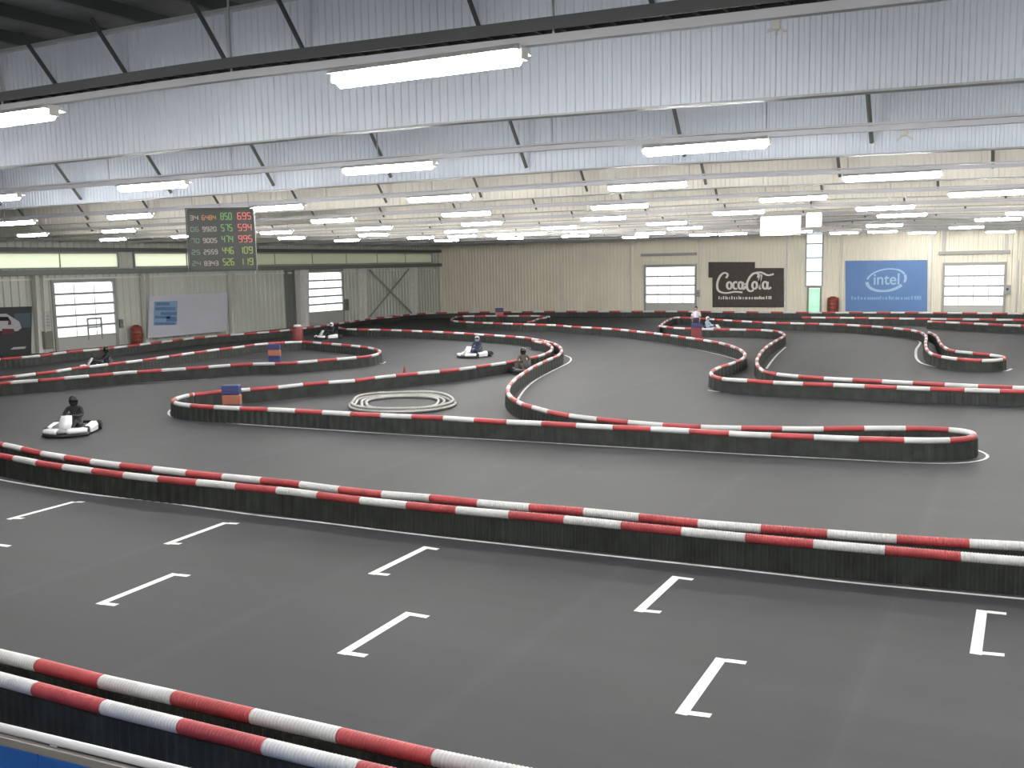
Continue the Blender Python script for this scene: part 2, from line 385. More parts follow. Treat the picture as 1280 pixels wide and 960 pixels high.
for x0, x1, y in ((802, 871, 319), (1173, 1262, 316.5)):
    X0, z = by(x0, y); X1, _ = by(x1, y)
    t = MB().box((X0, YB-.25, z-.12), (X1, YB-.002, z+.12)).build(f'trim_{n}', M['frame']); tag(t, kind='structure'); n += 1

# ---------------------------------------------------------------- roof girders, rails, lamps
PITCHY = 7.2; Y_R, Y_G = 7.35, 11.6
def bow(X): return -.02*max(0., min(X, 0)+7.)
def girder_web(X0, X1, pitch, y):
    cols = []; a = X0
    while a < X1:
        cols += [(a, 0), (a+.4*pitch, 0), (a+.5*pitch, .016), (a+.9*pitch, .016)]; a += pitch
    v = []; f = []
    for i, (x, d) in enumerate(cols):
        v += [(x, y+d, 6.62+bow(x)), (x, y+d, 8.55)]
        if i: f.append((2*i-2, 2*i, 2*i+1, 2*i-1))
    return MB().add(v, f)
def bar_along_x(X0, X1, y0, y1, z0, z1, zf, step=1.):
    n = max(2, int((X1-X0)/step)); rings = []
    for i in range(n+1):
        x = X0+(X1-X0)*i/n; b = zf(x)
        rings.append([(x, y0, z0+b), (x, y1, z0+b), (x, y1, z1+b), (x, y0, z1+b)])
    return MB().loft(rings)
web_me = girder_web(XL+.1, XR-.1, .125, 0).mesh('web', M['web'])
web_far = girder_web(XL+.1, XR-.1, .25, 0).mesh('web', M['web_haze'])
bfl = bar_along_x(XL+.1, XR-.1, -.07, .10, 6.595, 6.62, bow).mesh('bottom_flange', M['flange'])
tfl = bar_along_x(XL+.1, XR-.1, -.1, .13, 8.55, 8.6, lambda x: 0).mesh('top_flange', M['flange'])
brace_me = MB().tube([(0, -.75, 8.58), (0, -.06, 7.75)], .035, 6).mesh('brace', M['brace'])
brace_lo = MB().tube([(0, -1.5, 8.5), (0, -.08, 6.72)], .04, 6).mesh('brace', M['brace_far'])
for k in range(-1, 11):
    y = Y_G+PITCHY*k
    if y > YB-1 : break
    r = empty('roof_girder', (0, y, 0))
    if k < 0: lab = 'roof girder with corrugated web behind the viewpoint, outside the photo'
    else: lab = f'corrugated-web roof girder spanning the hall, {ORD[k]} from the camera' + (', largest and with fine ribs' if k == 0 else '')
    tag(r, lab, 'girder', 'parallel roof girders')
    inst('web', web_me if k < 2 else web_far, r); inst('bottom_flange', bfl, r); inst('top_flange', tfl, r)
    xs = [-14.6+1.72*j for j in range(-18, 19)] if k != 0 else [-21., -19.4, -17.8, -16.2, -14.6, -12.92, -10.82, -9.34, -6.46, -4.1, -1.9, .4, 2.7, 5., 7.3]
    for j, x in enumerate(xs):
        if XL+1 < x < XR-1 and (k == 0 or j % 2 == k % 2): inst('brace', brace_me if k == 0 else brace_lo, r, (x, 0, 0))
    for x in (XL+.45, -17.2 if k == 1 else -30.):
        pass
# fluorescent luminaire
LZ = 6.42
hous = MB().loft([[(x, -.17, .04), (x, -.10, .052), (x, .10, .052), (x, .17, .04), (x, .17, .048), (x, .08, .10), (x, -.08, .10), (x, -.17, .048)] for x in (-.94, .94)])
hous_me = hous.mesh('lamp_housing', M['housing'])
dif = []
for x, s in ((-.93, .7), (-.90, 1), (.90, 1), (.93, .7)):
    dif.append([(x, s*.085*math.cos(a), .05-s*.115*math.sin(a)) for a in [math.pi*i/8 for i in range(9)]])
dif_me = MB().loft(dif).mesh('diffuser', M['diffuser'], True)
cap_me = MB().box((-.015, -.06, -.02), (.015, .06, .09)).mesh('end_cap', M['housing'])
LPX = [(400,97,662,62),(-40,154,34,152),(427,213,543,208),(807,189,955,182),(148,238,234,232),(0,283,40,281),(510,249,590,243),(762,236,856,230),(1061,224,1168,221),(555,267,611,262),(727,274,782,270),(741,257,808,254),(955,249,1028,246),(1193,243,1277,240),(678,283,720,279),(135,273,190,270),(322,260,370,256),(390,275,441,270),(895,268,951,265),
 (447,283,487,280),(450,292,484,289),(326,290,364,287),(347,297,382,294),(419,299,448,297),(510,296,542,293),(578,278,626,275),(557,288,596,285),(547,301,570,299),(565,298,590,295),(609,292,642,290),(625,299,652,296),(713,289,752,286),(704,298,735,295),(645,294,679,292),(783,296,806,294),(802,295,824,292),(810,281,857,278),(831,287,881,284),(864,296,894,293),(888,292,920,290),
 (1074,264,1138,261),(1095,272,1159,269),(1083,282,1128,280),(1085,291,1121,288),(1136,292,1169,289),(1038,294,1072,291),(1185,286,1231,284),(1223,277,1271,275),(1233,291,1268,288),(983,291,1010,288),(1262,269,1320,266),(23,299,59,295),(129,291,169,288),(126,302,157,298),(217,298,248,294),(-24,255,5,252)]
lamps = {}
for (x0, y0, x1, y1) in LPX:
    a = onz((x0+x1)/2, (y0+y1)/2, LZ)
    # nearest rail row, then the place along it
    best = None
    for k in range(0, 11):
        Y = Y_R+PITCHY*k; P = ony((x0+x1)/2, (y0+y1)/2, Y); q0 = ony(x0, y0, Y); q1 = ony(x1, y1, Y)
        zt = LZ+bow(P[0]); e = abs(P[2]-zt) + .12*abs(np.linalg.norm(q1-q0)-1.9)
        if best is None or e < best[0]: best = (e, k, P)
    k = best[1]; lamps.setdefault(k, []).append(best[2][0])
for k in lamps:
    xs = sorted(lamps[k]); out = []
    for x in xs:
        if out and x-out[-1] < 2.0: x = out[-1]+2.0
        out.append(x)
    lamps[k] = out
hidden = {-1: [-14., -5., 4.], 0: [-17., 2.6, 8.6], 1: [-23.5, 1.5, 8.], 2: [3., 9., 15.], 3: [5., 11.], 4: [2., 8., 14.], 5: [4., 11.], 6: [4., 12.], 7: [4., 12.], 8: [4., 12.]}  # unseen battens added along the rails to light the hall
for k in (1,): pass
seg_tr = bar_along_x(XL+.3, XR-.3, -.04, .04, .10, .17, bow).mesh('trunking', M['rail'])
tray = MB()
for s in (-.10, .10): tray.v, tray.f = (lambda m: (tray.v+m.v, tray.f+[tuple(i+len(tray.v) for i in q) for q in m.f]))(bar_along_x(XL+.3, XR-.3, s-.012, s+.012, .19, .285, bow))
tray_me = tray.mesh('tray_side', M['tray']); tray_far = bar_along_x(XL+.3, XR-.3, -.05, .05, .185, .215, bow).mesh('tray_side', M['rail'])
rg = MB(); x = -30.
while x < XR-1: rg.box((x, -.09, .20+bow(x)), (x+.03, .09, .225+bow(x))); x += .22
rung_me = rg.mesh('tray_rungs', M['tray'])
cable_me = bar_along_x(XL+.3, XR-.3, -.07, .07, .23, .27, bow).mesh('cable', M['brace'])
hang = MB().tube([(0, 0, .17), (0, 0, 2.3)], .012, 5).mesh('suspension_wire', M['rail'])
for k in range(-1, 11):
    Y = Y_R+PITCHY*k
    r = empty('lighting_rail', (0, Y, LZ))
    tag(r, 'lighting rail behind the viewpoint, outside the photo' if k < 0 else f'long pale lighting rail hung under the roof, {ORD[k]} from the camera', 'rail', 'parallel lighting rails')
    inst('trunking', seg_tr, r); inst('cable_tray', tray_me if k < 1 else tray_far, r)
    if k < 1: c_ = inst('tray_rungs', rung_me, r); c_['kind'] = 'stuff'
    if k < 1: inst('cable', cable_me, r)
    for j in range(-12, 5):
        xx = -13.7+3.42*j+0.0
        if XL+.5 < xx < XR-.5: inst('suspension_wire', hang, r, (xx, 0, bow(xx)))
    rowname = ['nearest', 'second', 'third', 'fourth', 'fifth', 'sixth', 'seventh', 'eighth', 'ninth', 'tenth', 'farthest'][max(k, 0)]
    for src, vis in ((lamps.get(k, []), True), (hidden.get(k, []), False)):
        for i, xx in enumerate(sorted(src)):
            l = empty('ceiling_light', (xx, Y, LZ+bow(xx)))
            lab = f'lit white fluorescent batten on the {rowname} lighting rail, {ORD[i]} in view from the left' if vis else f'{ORD[i]} unseen added fluorescent batten from the left on ' + ('the rail behind the viewpoint' if k < 0 else f'the {rowname} rail')
            tag(l, lab, 'lamp', 'fluorescent lamps on the rails' if vis else 'unseen lamps added for light')
            inst('lamp_housing', hous_me, l); inst('diffuser', dif_me, l); inst('end_cap', cap_me, l, (-.95, 0, 0)); inst('end_cap', cap_me, l, (.95, 0, 0))
# small branched junction fitting under the nearest rail
p = ony(971, 30, Y_R)
j = empty('cable_junction', (p[0], Y_R, LZ+bow(p[0])+.005)); tag(j, 'small white star-shaped fitting under the nearest lighting rail', 'fitting')
MB().lathe([(.0, .085), (.03, .08), (.03, .02), (.0, .0)], 8).build('hub', M['housing'], j)
for a in (-2.5, -1.6, -.6, .5, 1.6, 2.7): MB().tube([(0, 0, .03), (.08*math.cos(a), .02*math.sin(a), .03-.05*abs(math.sin(a*1.3)))], .008, 5).build('arm', M['housing'], j)
p = ony(1130, 181, Y_R+PITCHY)
j = empty('cable_junction', (p[0], Y_R+PITCHY, LZ+bow(p[0])+.005)); tag(j, 'small pale star-shaped fitting under the second lighting rail', 'fitting')
MB().lathe([(.0, .085), (.05, .08), (.05, .02), (.0, .0)], 8).build('hub', M['housing'], j)
for a in (-2.5, -.6, .5, 2.7): MB().tube([(0, 0, .03), (.12*math.cos(a), .02, -.04)], .012, 5).build('arm', M['housing'], j)

# glowing square panel added for a bright patch of unidentified source
def hang_panel(name, x0, x1, y0, y1, Y, m, d=.12):
    a = ony(x0, y1, Y); b = ony(x1, y0, Y); return a[0], b[0], a[2], b[2]
Yl = 41.2
a0, a1, z0, z1 = hang_panel('', 951, 1001, 270, 295, Yl, None)
lb = empty('glow_panel', ((a0+a1)/2, Yl, z1)); tag(lb, 'bright white glowing square added for a bright patch high above the script-lettered banner', 'lamp')
hw = (a1-a0)/2
MB().add([(-hw, -.06, z0-z1), (hw*.55, -.06, z0-z1), (hw, -.06, 0), (-hw, -.06, 0), (-hw, .0, z0-z1), (hw*.55, .0, z0-z1), (hw, .0, 0), (-hw, .0, 0)], [(0, 1, 2, 3), (7, 6, 5, 4), (0, 4, 5, 1), (1, 5, 6, 2), (2, 6, 7, 3), (3, 7, 4, 0)]).build('lit_face', M['glow_face'], lb)
MB().box((-hw, 0.001, z0-z1), (hw, .08, .04)).build('back_case', M['housing'], lb)
for s in (-.6, .6): MB().tube([(s*hw, .04, .04), (s*hw, .04, ZT-z1)], .012, 5).build('suspension_wire', M['rail'], lb)
b0, b1, y0_, y1_ = hang_panel('', 1008, 1027, 266, 284, Yl, None)  # second added glow, stands in for the slim window's upper panes
lb = empty('glow_panel', ((b0+b1)/2, Yl, y1_)); tag(lb, 'narrow dimmer light panel hanging above the tall slim window', 'lamp')
hw = (b1-b0)/2
for q in range(2): MB().box((-hw, -.06, (y0_-y1_)*(q+1)/2+.02), (hw, 0, (y0_-y1_)*q/2-.02)).build('lit_face', M['glow_face'], lb)
MB().box((-hw, .001, y0_-y1_), (hw, .08, .04)).build('back_case', M['housing'], lb)
MB().tube([(0, .04, .04), (0, .04, ZT-y1_)], .012, 5).build('suspension_wire', M['rail'], lb)

# ---------------------------------------------------------------- columns on the left wall
def column(px, w, m, label, lean=0.0, d=.35, brk=False):
    Y, _ = lx(px, 380)
    r = empty('steel_column', (XL+.02, Y, 0)); tag(r, label, 'column')
    prof = [(0, d*.7), (zw0-.1, d*1.25)] if lean else [(0, d), (zw0-.1, d)]
    mb = MB()
    rings = [[(0, -w/2, z), (dd, -w/2, z), (dd, -w/2+.05, z), (.05, -w/2+.05, z), (.05, w/2-.05, z), (dd, w/2-.05, z), (dd, w/2, z), (0, w/2, z)] for z, dd in [(0.02, prof[0][1]), (zw0-.45, prof[1][1])]]
    mb.loft(rings).build('shaft', m, r)
    MB().box((0, -w/2-.08, 0), (prof[0][1]+.08, w/2+.08, .02)).build('base_plate', m, r)
    return r
column(46, .55, M['column'], 'pale steel column left of the big roller door beside the dark car poster', .1)
column(180, .50, M['column'], 'pale steel column right of the red drum on the left wall', .1)
column(288, .45, M['column'], 'pale steel column at the right edge of the white banner', .1)
column(361, .9, M['dark_column'], 'dark green-grey wide column on the left wall before the second roller door', 0)
column(377, 1.1, M['column'], 'pale column directly left of the second roller door', .1)
column(452, .8, M['column'], 'pale column at the left foot of the cross bracing', .1)
column(516, .8, M['column'], 'pale column at the right foot of the cross bracing', .1)
Y0, Y1 = lx(459, 370)[0], lx(510, 370)[0]
xb = empty('cross_bracing', (XL+.2, (Y0+Y1)/2, 0)); tag(xb, 'X-shaped steel cross bracing between two columns on the left wall', 'bracing')
hh = (Y1-Y0)/2
MB().tube([(0, -hh, .3), (0, hh, zw0-.6)], .07, 6).build('diagonal_rod', M['frame'], xb)
MB().tube([(.16, hh, .3), (.16, -hh, zw0-.6)], .07, 6).build('diagonal_rod', M['frame'], xb)

# things on the left wall
def lbox(name, x0, x1, y0, y1, d, m, label, cat, off=.02):
    Ya, _ = lx(x0, y0); Yb2, _ = lx(x1, y0); z1 = (lx(x0, y0)[1]+lx(x1, y0)[1])/2; z0 = (lx(x0, y1)[1]+lx(x1, y1)[1])/2
    r = empty(name, (XL+off, (Ya+Yb2)/2, z0)); tag(r, label, cat); hw = (Yb2-Ya)/2
    return r, hw, z1-z0
r, hw, h = lbox('wall_cabinet', 51, 62, 414, 436, .3, None, 'grey-brown switch cabinet on the wall between column and roller door', 'cabinet', .02)
MB().bevbox((0, -hw, 0), (.28, hw, h), .02).build('cabinet_body', M['box_grey'], r); MB().box((.281, -hw*.85, h*.06), (.30, hw*.85, h*.94)).build('cabinet_door', M['box_grey'], r)
MB().box((.30, hw*.6, h*.45), (.33, hw*.72, h*.6)).build('handle', M['dark_column'], r)
r, hw, h = lbox('notice_sheet', 54, 62, 389, 412, .05, None, 'white notice sheet on the wall above the grey-brown cabinet', 'notice')
MB().box((0, -hw, 0), (.02, hw, h)).build('sheet', M['bulletin'], r)
for k in range(4): MB().box((.021, -hw*.6, h*(.2+.17*k)), (.024, hw*.6, h*(.24+.17*k))).build('print_line', M['box_grey'], r)
def drum(px, py0, py1, pxw, label, wall):
    if wall == 'l':
        Y, z1 = lx(px, py0); _, z0 = lx(px, py1); rad = abs(lx(px+pxw/2, py0)[0]-lx(px-pxw/2, py0)[0])/2*.9; rad = min(rad, .75); loc = (XL+rad+.15, Y, 0)
    else:
        X, z1 = by(px, py0); rad = abs(by(px+pxw/2, py0)[0]-by(px-pxw/2, py0)[0])/2; loc = (X, YB-rad-.15, 0)
    r = empty('safety_drum', loc); tag(r, label, 'drum')
    prof = [(0.0, .0), (rad*.92, .0), (rad*.95, .05)]
    hgt = z1
    for k in range(1, 5): prof += [(rad*.95, hgt*k/5-.04), (rad, hgt*k/5), (rad*.95, hgt*k/5+.04)]
    prof += [(rad*.93, hgt-.1)]
    MB().lathe(prof+[(rad*.8, hgt-.04)], 20).build('drum_body', M['drum'], r, True)
    MB().lathe([(0, hgt-.04), (rad*.6, hgt-.04), (rad*.62, hgt+.0), (rad*.3, hgt+.06), (0, hgt+.06)], 16).build('lid', M['mark_red'], r, True)
drum(163, 407, 427, 13, 'orange-red drum standing by the left wall right of the big roller door', 'l')
drum(1043, 371, 388, 15, 'orange-red drum standing by the back wall left of the blue banner', 'b')
r, hw, h = lbox('door_switch', 148, 152, 399, 410, .1, None, 'small dark switch box between the big roller door and the red drum', 'switch')
MB().bevbox((0, -hw, 0), (.15, hw, h), .02).build('switch_body', M['dark_column'], r); MB().lathe([(0, 0), (.06, 0), (.05, .03), (0, .03)], 10, 'x', (.15, 0, h*.6)).build('button', M['drum'], r)
r, hw, h = lbox('door_switch', 430, 434, 374, 388, .1, None, 'small dark switch box right of the second roller door', 'switch')
MB().bevbox((0, -hw, 0), (.15, hw, h), .02).build('switch_body', M['dark_column'], r); MB().lathe([(0, 0), (.08, 0), (.06, .03), (0, .03)], 10, 'x', (.15, 0, h*.6)).build('button', M['drum'], r)
X, z = by(1259, 368); r = empty('door_switch', (X, YB-.02, z)); tag(r, 'small blue-grey switch box right of the right-hand back door', 'switch')
MB().bevbox((-.22, -.15, 0), (.22, 0, .7), .02).build('switch_body', M['frame'], r); MB().lathe([(0, 0), (.1, 0), (.1, -.03), (0, -.03)], 10, 'y', (0, -.15, .4)).build('button', M['mark_blue'], r)
X, z = by(873, 371); r = empty('door_switch', (X, YB-.02, z)); tag(r, 'small grey switch box right of the left-hand back door', 'switch')
MB().bevbox((-.18, -.15, 0), (.18, 0, .6), .02).build('switch_body', M['frame'], r); MB().lathe([(0, 0), (.08, 0), (.08, -.03), (0, -.03)], 10, 'y', (0, -.15, .35)).build('button', M['dark_column'], r)
# white banner with blue logo (leans off the wall a little between the columns)
def wall_quad_l(px, py, X): p = onx(px, py, X); return p
XB = XL+.55
def lpoly(pts, X, th, name, m, parent, org):
    v = [onx(a, b, X)-org for a, b in pts]; n_ = len(v)
    mb = MB().add([tuple(p) for p in v]+[tuple(p-np.array([th, 0, 0])) for p in v], [tuple(range(n_)), tuple(range(2*n_-1, n_-1, -1))]+[(i, (i+1) % n_, n_+(i+1) % n_, n_+i) for i in range(n_)])
    return mb.build(name, m, parent)
org = onx(235, 420, XB); r = empty('wall_banner', tuple(org)); tag(r, 'large white banner with a blue square logo on the left wall', 'banner')
lpoly([(185, 423), (187, 370), (285, 365), (283, 414)], XB, .05, 'banner_sheet', M['ban_white'], r, org)
lpoly([(192, 407), (193, 377), (222, 376), (221, 406)], XB+.02, .01, 'logo_square', M['logo_mid'], r, org)
for (x0, x1, y0, y1) in ((195, 212, 378, 382), (194, 219, 384, 388), (201, 221, 390, 394), (194, 213, 395, 398), (208, 221, 396, 402), (194, 219, 403, 406)):
    lpoly([(x0, y1), (x0, y0), (x1, y0), (x1, y1)], XB+.035, .01, 'logo_bar', M['logo_blue'], r, org)
# dark poster with white racing car at the far left
org = onx(5, 445, XB); r = empty('wall_banner', tuple(org)); tag(r, 'dark poster showing a white and red racing car at the far left wall', 'banner')
lpoly([(-60, 450), (-60, 386), (40, 383), (39, 444)], XB, .05, 'banner_sheet', mat('poster_dark', (.022, .026, .03), .6), r, org)
pc = mat('poster_white', (.42, .42, .45), .6); pr = mat('poster_red', (.12, .02, .035), .6); pb = mat('poster_blue', (.06, .09, .12), .6)
lpoly([(18, 410), (18, 392), (38, 391), (38, 409)], XB+.02, .01, 'sky_print', pb, r, org)
lpoly([(-30, 413), (-28, 402), (-12, 393), (8, 392), (16, 397), (24, 402), (27, 410), (22, 414)], XB+.035, .01, 'car_body_print', pc, r, org)
lpoly([(-8, 401), (-4, 396), (10, 396), (13, 401)], XB+.05, .01, 'car_window_print', M['visor'], r, org)
lpoly([(2, 418), (3, 411), (17, 411), (19, 417)], XB+.05, .01, 'car_bumper_print', pr, r, org)
lpoly([(10, 406), (11, 401), (14, 401), (14, 406)], XB+.05, .01, 'car_stripe_print', pr, r, org)
lpoly([(13, 437), (17, 434), (33, 433), (31, 436)], XB+.035, .01, 'slogan_print', pc, r, org)

# ---------------------------------------------------------------- banners on the back wall
def bpoly(pts, Y, th, name, m, parent, org):
    v = [np.array([p[0], Y, p[1]])-org for p in [(ony(a, b, YB)[0], ony(a, b, YB)[2]) for a, b in pts]]; n_ = len(v)
    mb = MB().add([tuple(p) for p in v]+[tuple(p+np.array([0, th, 0])) for p in v], [tuple(range(n_)), tuple(range(2*n_-1, n_-1, -1))]+[(i, (i+1) % n_, n_+(i+1) % n_, n_+i) for i in range(n_)])
    return mb.build(name, m, parent)
def ribbon(pts, w, y, name, m, parent):
    """flat lettering stroke: pts in local (x,z), w = width or list"""
    # smooth
    P = [np.array(p, float) for p in pts]; Q = []
    for i in range(len(P)-1):
        p0 = P[max(i-1, 0)]; p1 = P[i]; p2 = P[i+1]; p3 = P[min(i+2, len(P)-1)]
        for t in (0, .25, .5, .75): Q.append(.5*((2*p1)+(-p0+p2)*t+(2*p0-5*p1+4*p2-p3)*t*t+(-p0+3*p1-3*p2+p3)*t**3))
    Q.append(P[-1]); v = []; f = []
    for i, q in enumerate(Q):
        t = Q[min(i+1, len(Q)-1)]-Q[max(i-1, 0)]; t = t/(np.linalg.norm(t)+1e-9); nn = np.array([-t[1], t[0]]); ww = w*(.75+.35*abs(t[1]))/2
        for s, yy in ((1, y), (-1, y), (-1, y+.02), (1, y+.02)): v.append((q[0]+s*nn[0]*ww, yy, q[1]+s*nn[1]*ww))
        if i:
            k = 4*i; f += [(k-4, k-3, k+1, k), (k-3, k-2, k+2, k+1), (k-2, k-1, k+3, k+2), (k-1, k-4, k, k+3)]
    return MB().add(v, f).build(name, m, parent)
YC = YB-.12
org = np.array([by(930, 384)[0], YC, by(930, 384)[1]]); r = empty('wall_banner', tuple(org)); tag(r, 'dark brown banner with white flowing script lettering on the back wall', 'banner')
bpoly([(891, 384), (891, 347), (886, 347), (886, 327.5), (944, 327.5), (944, 335), (980, 335), (980, 384)], YC, .05, 'banner_sheet', M['ban_dark'], r, org)
px2m = (by(968, 355)[0]-by(896, 355)[0])/100.
ox = by(896, 367)[0]-org[0]; oz = by(930, 369)[1]-org[2]
def T(p): return (ox+p[0]*px2m, oz+p[1]*px2m)
def ell(cx, cy, rx, ry, a0=0, a1=360, n=10): return [(cx+rx*math.cos(math.radians(a0+(a1-a0)*i/n)), cy+ry*math.sin(math.radians(a0+(a1-a0)*i/n))) for i in range(n+1)]
strokes = [[(17, 30), (20, 36), (14, 39), (7, 34), (2, 23), (2, 12), (7, 6), (18, 4), (32, 6), (46, 5)],
           ell(23, 17, 4, 6), ell(34, 17, 4, 6, 50, 310), ell(43, 17, 3.6, 6), [(47, 23), (46.5, 13), (49, 11), (52, 16)], [(49.5, 19), (54, 19.5)],
           [(73, 30), (74, 36), (67, 38), (60, 32), (55, 22), (55, 12), (60, 7), (66, 9)], [(58, 30), (66, 37), (78, 39), (90, 34), (100, 36)],
           ell(68, 17, 4, 6), [(73, 14), (78, 28), (79, 34), (76.5, 33), (76, 24), (76, 13), (79, 11)], ell(86, 17, 4, 6), [(90.5, 23), (90, 13), (93, 11), (96, 14)]]
for i_, s in enumerate(strokes): ribbon([T(p) for p in s], 3.6*px2m, -.03-.025*i_, 'script_letter_stroke', M['ban_print'], r)
random.seed(3)
q = MB(); x = 4.
while x < 96:
    w_ = random.choice((1.6, 2.2, 2.8)); hgt = random.choice((4., 4., 5.5))
    q.box((ox+x*px2m, -.03, oz-7*px2m), (ox+(x+w_)*px2m, -.01, oz+(-7+hgt)*px2m)); x += w_+random.choice((.7, .7, 2.2))
q.build('small_text_line', M['ban_print'], r, kind='stuff')
org = np.array([by(1107, 387)[0], YC, by(1107, 387)[1]]); r = empty('wall_banner', tuple(org)); tag(r, 'blue banner with a pale oval swirl logo on the back wall', 'banner')
bpoly([(1057, 389), (1057, 326), (1159, 325), (1159, 389)], YC, .05, 'banner_sheet', M['ban_blue'], r, org)
u = (by(1132, 350)[0]-by(1084, 350)[0])/100.; ox = by(1108, 350)[0]-org[0]; oz = by(1108, 350)[1]-org[2]
def E2(a, rx, ry): return (ox+u*(rx*math.cos(a)), oz+u*(ry*math.sin(a)+.10*rx*math.cos(a)))
ribbon([E2(math.radians(a), 50, 31) for a in range(20, 62, 8)]+[], 5*u, -.03, 'swirl_stroke', M['ban_sky'], r)
ribbon([E2(math.radians(a), 51, 30) for a in range(62, 172, 8)], 4.5*u, -.03, 'swirl_stroke', M['ban_sky'], r)
ribbon([E2(math.radians(a), 50, 30) for a in range(180, 330, 8)], 8*u, -.03, 'swirl_stroke', M['ban_sky'], r)
ribbon([E2(math.radians(a), 50, 30) for a in range(-22, 24, 8)], 6*u, -.03, 'swirl_stroke', M['ban_sky'], r)
def text_obj(body, size, name, m, parent, loc, ext=.01):
    cu = bpy.data.curves.new(name, 'FONT'); cu.body = body; cu.size = size; cu.extrude = ext; cu.align_x = 'CENTER'; cu.align_y = 'CENTER'; cu.offset = size*.012
    t = bpy.data.objects.new(name, cu); C.objects.link(t); dg = bpy.context.evaluated_depsgraph_get(); dg.update()
    me = bpy.data.meshes.new_from_object(t.evaluated_get(dg)); me.materials.clear(); me.materials.append(m)
    bpy.data.objects.remove(t); bpy.data.curves.remove(cu)
    o = bpy.data.objects.new(name, me); C.objects.link(o); o.parent = parent; o.location = loc; o.rotation_euler = (math.pi/2, 0, 0); return o
o = text_obj('intel', 44*u, 'letters', M['ban_sky'], r, (ox+u, -.03, oz+1*u)); o.scale = (.92, 1, 1)
q = MB(); x = -91.
while x < 88:
    w_ = random.choice((3, 4, 5)); hgt = random.choice((7., 7., 10.))
    q.box((ox+x*u, -.03, oz-54*u), (ox+(x+w_)*u, -.01, oz+(-54+hgt)*u)); x += w_+random.choice((1.5, 1.5, 4))
q.build('small_text_line', M['ban_cyan'], r, kind='stuff')

# ---------------------------------------------------------------- scoreboard
Ys = ony(279, 300, 1.)  # direction
P0 = O+ray(279, 338)*28.; sc = 28./FPX
sb = empty('scoreboard', tuple(P0), YAW+.05); tag(sb, 'hanging black lap-time scoreboard with green, orange and red lit figures', 'scoreboard')
Wd, Hg = 82*sc, 76*sc
MB().bevbox((-Wd/2, 0, 0), (Wd/2, .16, Hg), .02).build('case', M['score_black'], sb)
MB().box((-Wd/2-.03, -.03, -.03), (Wd/2+.03, .0, 0)).box((-Wd/2-.03, -.03, Hg), (Wd/2+.03, 0, Hg+.03)).box((-Wd/2-.03, -.03, 0), (-Wd/2, 0, Hg)).box((Wd/2, -.03, 0), (Wd/2+.03, 0, Hg)).build('case_rim', M['brace'], sb)
for s in (-.42, .42): MB().tube([(s*Wd, .08, Hg), (s*Wd, .08, ZT-P0[2])], .012, 5).build('suspension_wire', M['rail'], sb)
def seven(mb, x, z, w, h, digit):
    segs = {'a': (0, h, w, 0), 'd': (0, 0, w, 0), 'g': (0, h/2, w, 0), 'f': (0, h/2, 0, h/2), 'b': (w, h/2, 0, h/2), 'e': (0, 0, 0, h/2), 'c': (w, 0, 0, h/2)}
    on = ['abcdef', 'bc', 'abged', 'abgcd', 'fgbc', 'afgcd', 'afgedc', 'abc', 'abcdefg', 'abcdfg'][digit]; t = .012
    for c in on:
        a, b, dx, dz = segs[c]
        if dx: mb.box((x+a+t*.3, -.012, z+b-t), (x+a+dx-t*.3, -.001, z+b+t))
        else: mb.box((x+a-t, -.012, z+b+t*.3), (x+a+t, -.001, z+b+dz-t*.3))
rows = [('pale', 'orange', 'green', 'redled'), ('teal', 'pale', 'green', 'redled'), ('teal', 'pale', 'green', 'redled'), ('teal', 'pale', 'lime', 'lime'), ('teal', 'pale', 'lime', 'lime')]
for i, cols in enumerate(rows):
    z = Hg*(.86-.185*i)-.06; hh = Hg*.115
    for c, x0, x1, nd in ((0, .04, .18, 2), (1, .22, .44, 4), (2, .50, .68, 3), (3, .75, .97, 3)):
        mb = MB(); xx = -Wd/2+Wd*x0; dw = Wd*(x1-x0)/nd
        for d in range(nd):
            mb = MB(); seven(mb, xx+d*dw+dw*.14, z, dw*.66, hh*(.9 if c > 1 else .6), random.randrange(10)); mb.build('lit_figure', M['led_'+cols[c]], sb)

# ---------------------------------------------------------------- barriers
ZTUBE, RT_ = .46, .075
def catmull(P, step=.12):
    P = [np.array(p[:2], float) for p in P]; Q = []
    for i in range(len(P)-1):
        p0 = P[i-1] if i else 2*P[0]-P[1]; p1 = P[i]; p2 = P[i+1]; p3 = P[i+2] if i+2 < len(P) else 2*P[-1]-P[-2]
        # centripetal-ish tangents
        d01, d12, d23 = [max(np.linalg.norm(b-a)**.5, 1e-3) for a, b in ((p0, p1), (p1, p2), (p2, p3))]
        m1 = (p1-p0)/d01-(p2-p0)/(d01+d12)+(p2-p1)/d12; m2 = (p2-p1)/d12-(p3-p1)/(d12+d23)+(p3-p2)/d23
        m1 = m1*d12; m2 = m2*d12; n = max(2, int(np.linalg.norm(p2-p1)/step))
        for k in range(n):
            t = k/n; Q.append((2*t**3-3*t*t+1)*p1+(t**3-2*t*t+t)*m1+(-2*t**3+3*t*t)*p2+(t**3-t*t)*m2)
    Q.append(P[-1]); return np.array(Q)
def smooth(Q, n):
    Q = Q.copy()
    for _ in range(n): Q[1:-1] = .25*Q[:-2]+.5*Q[1:-1]+.25*Q[2:]
    return Q
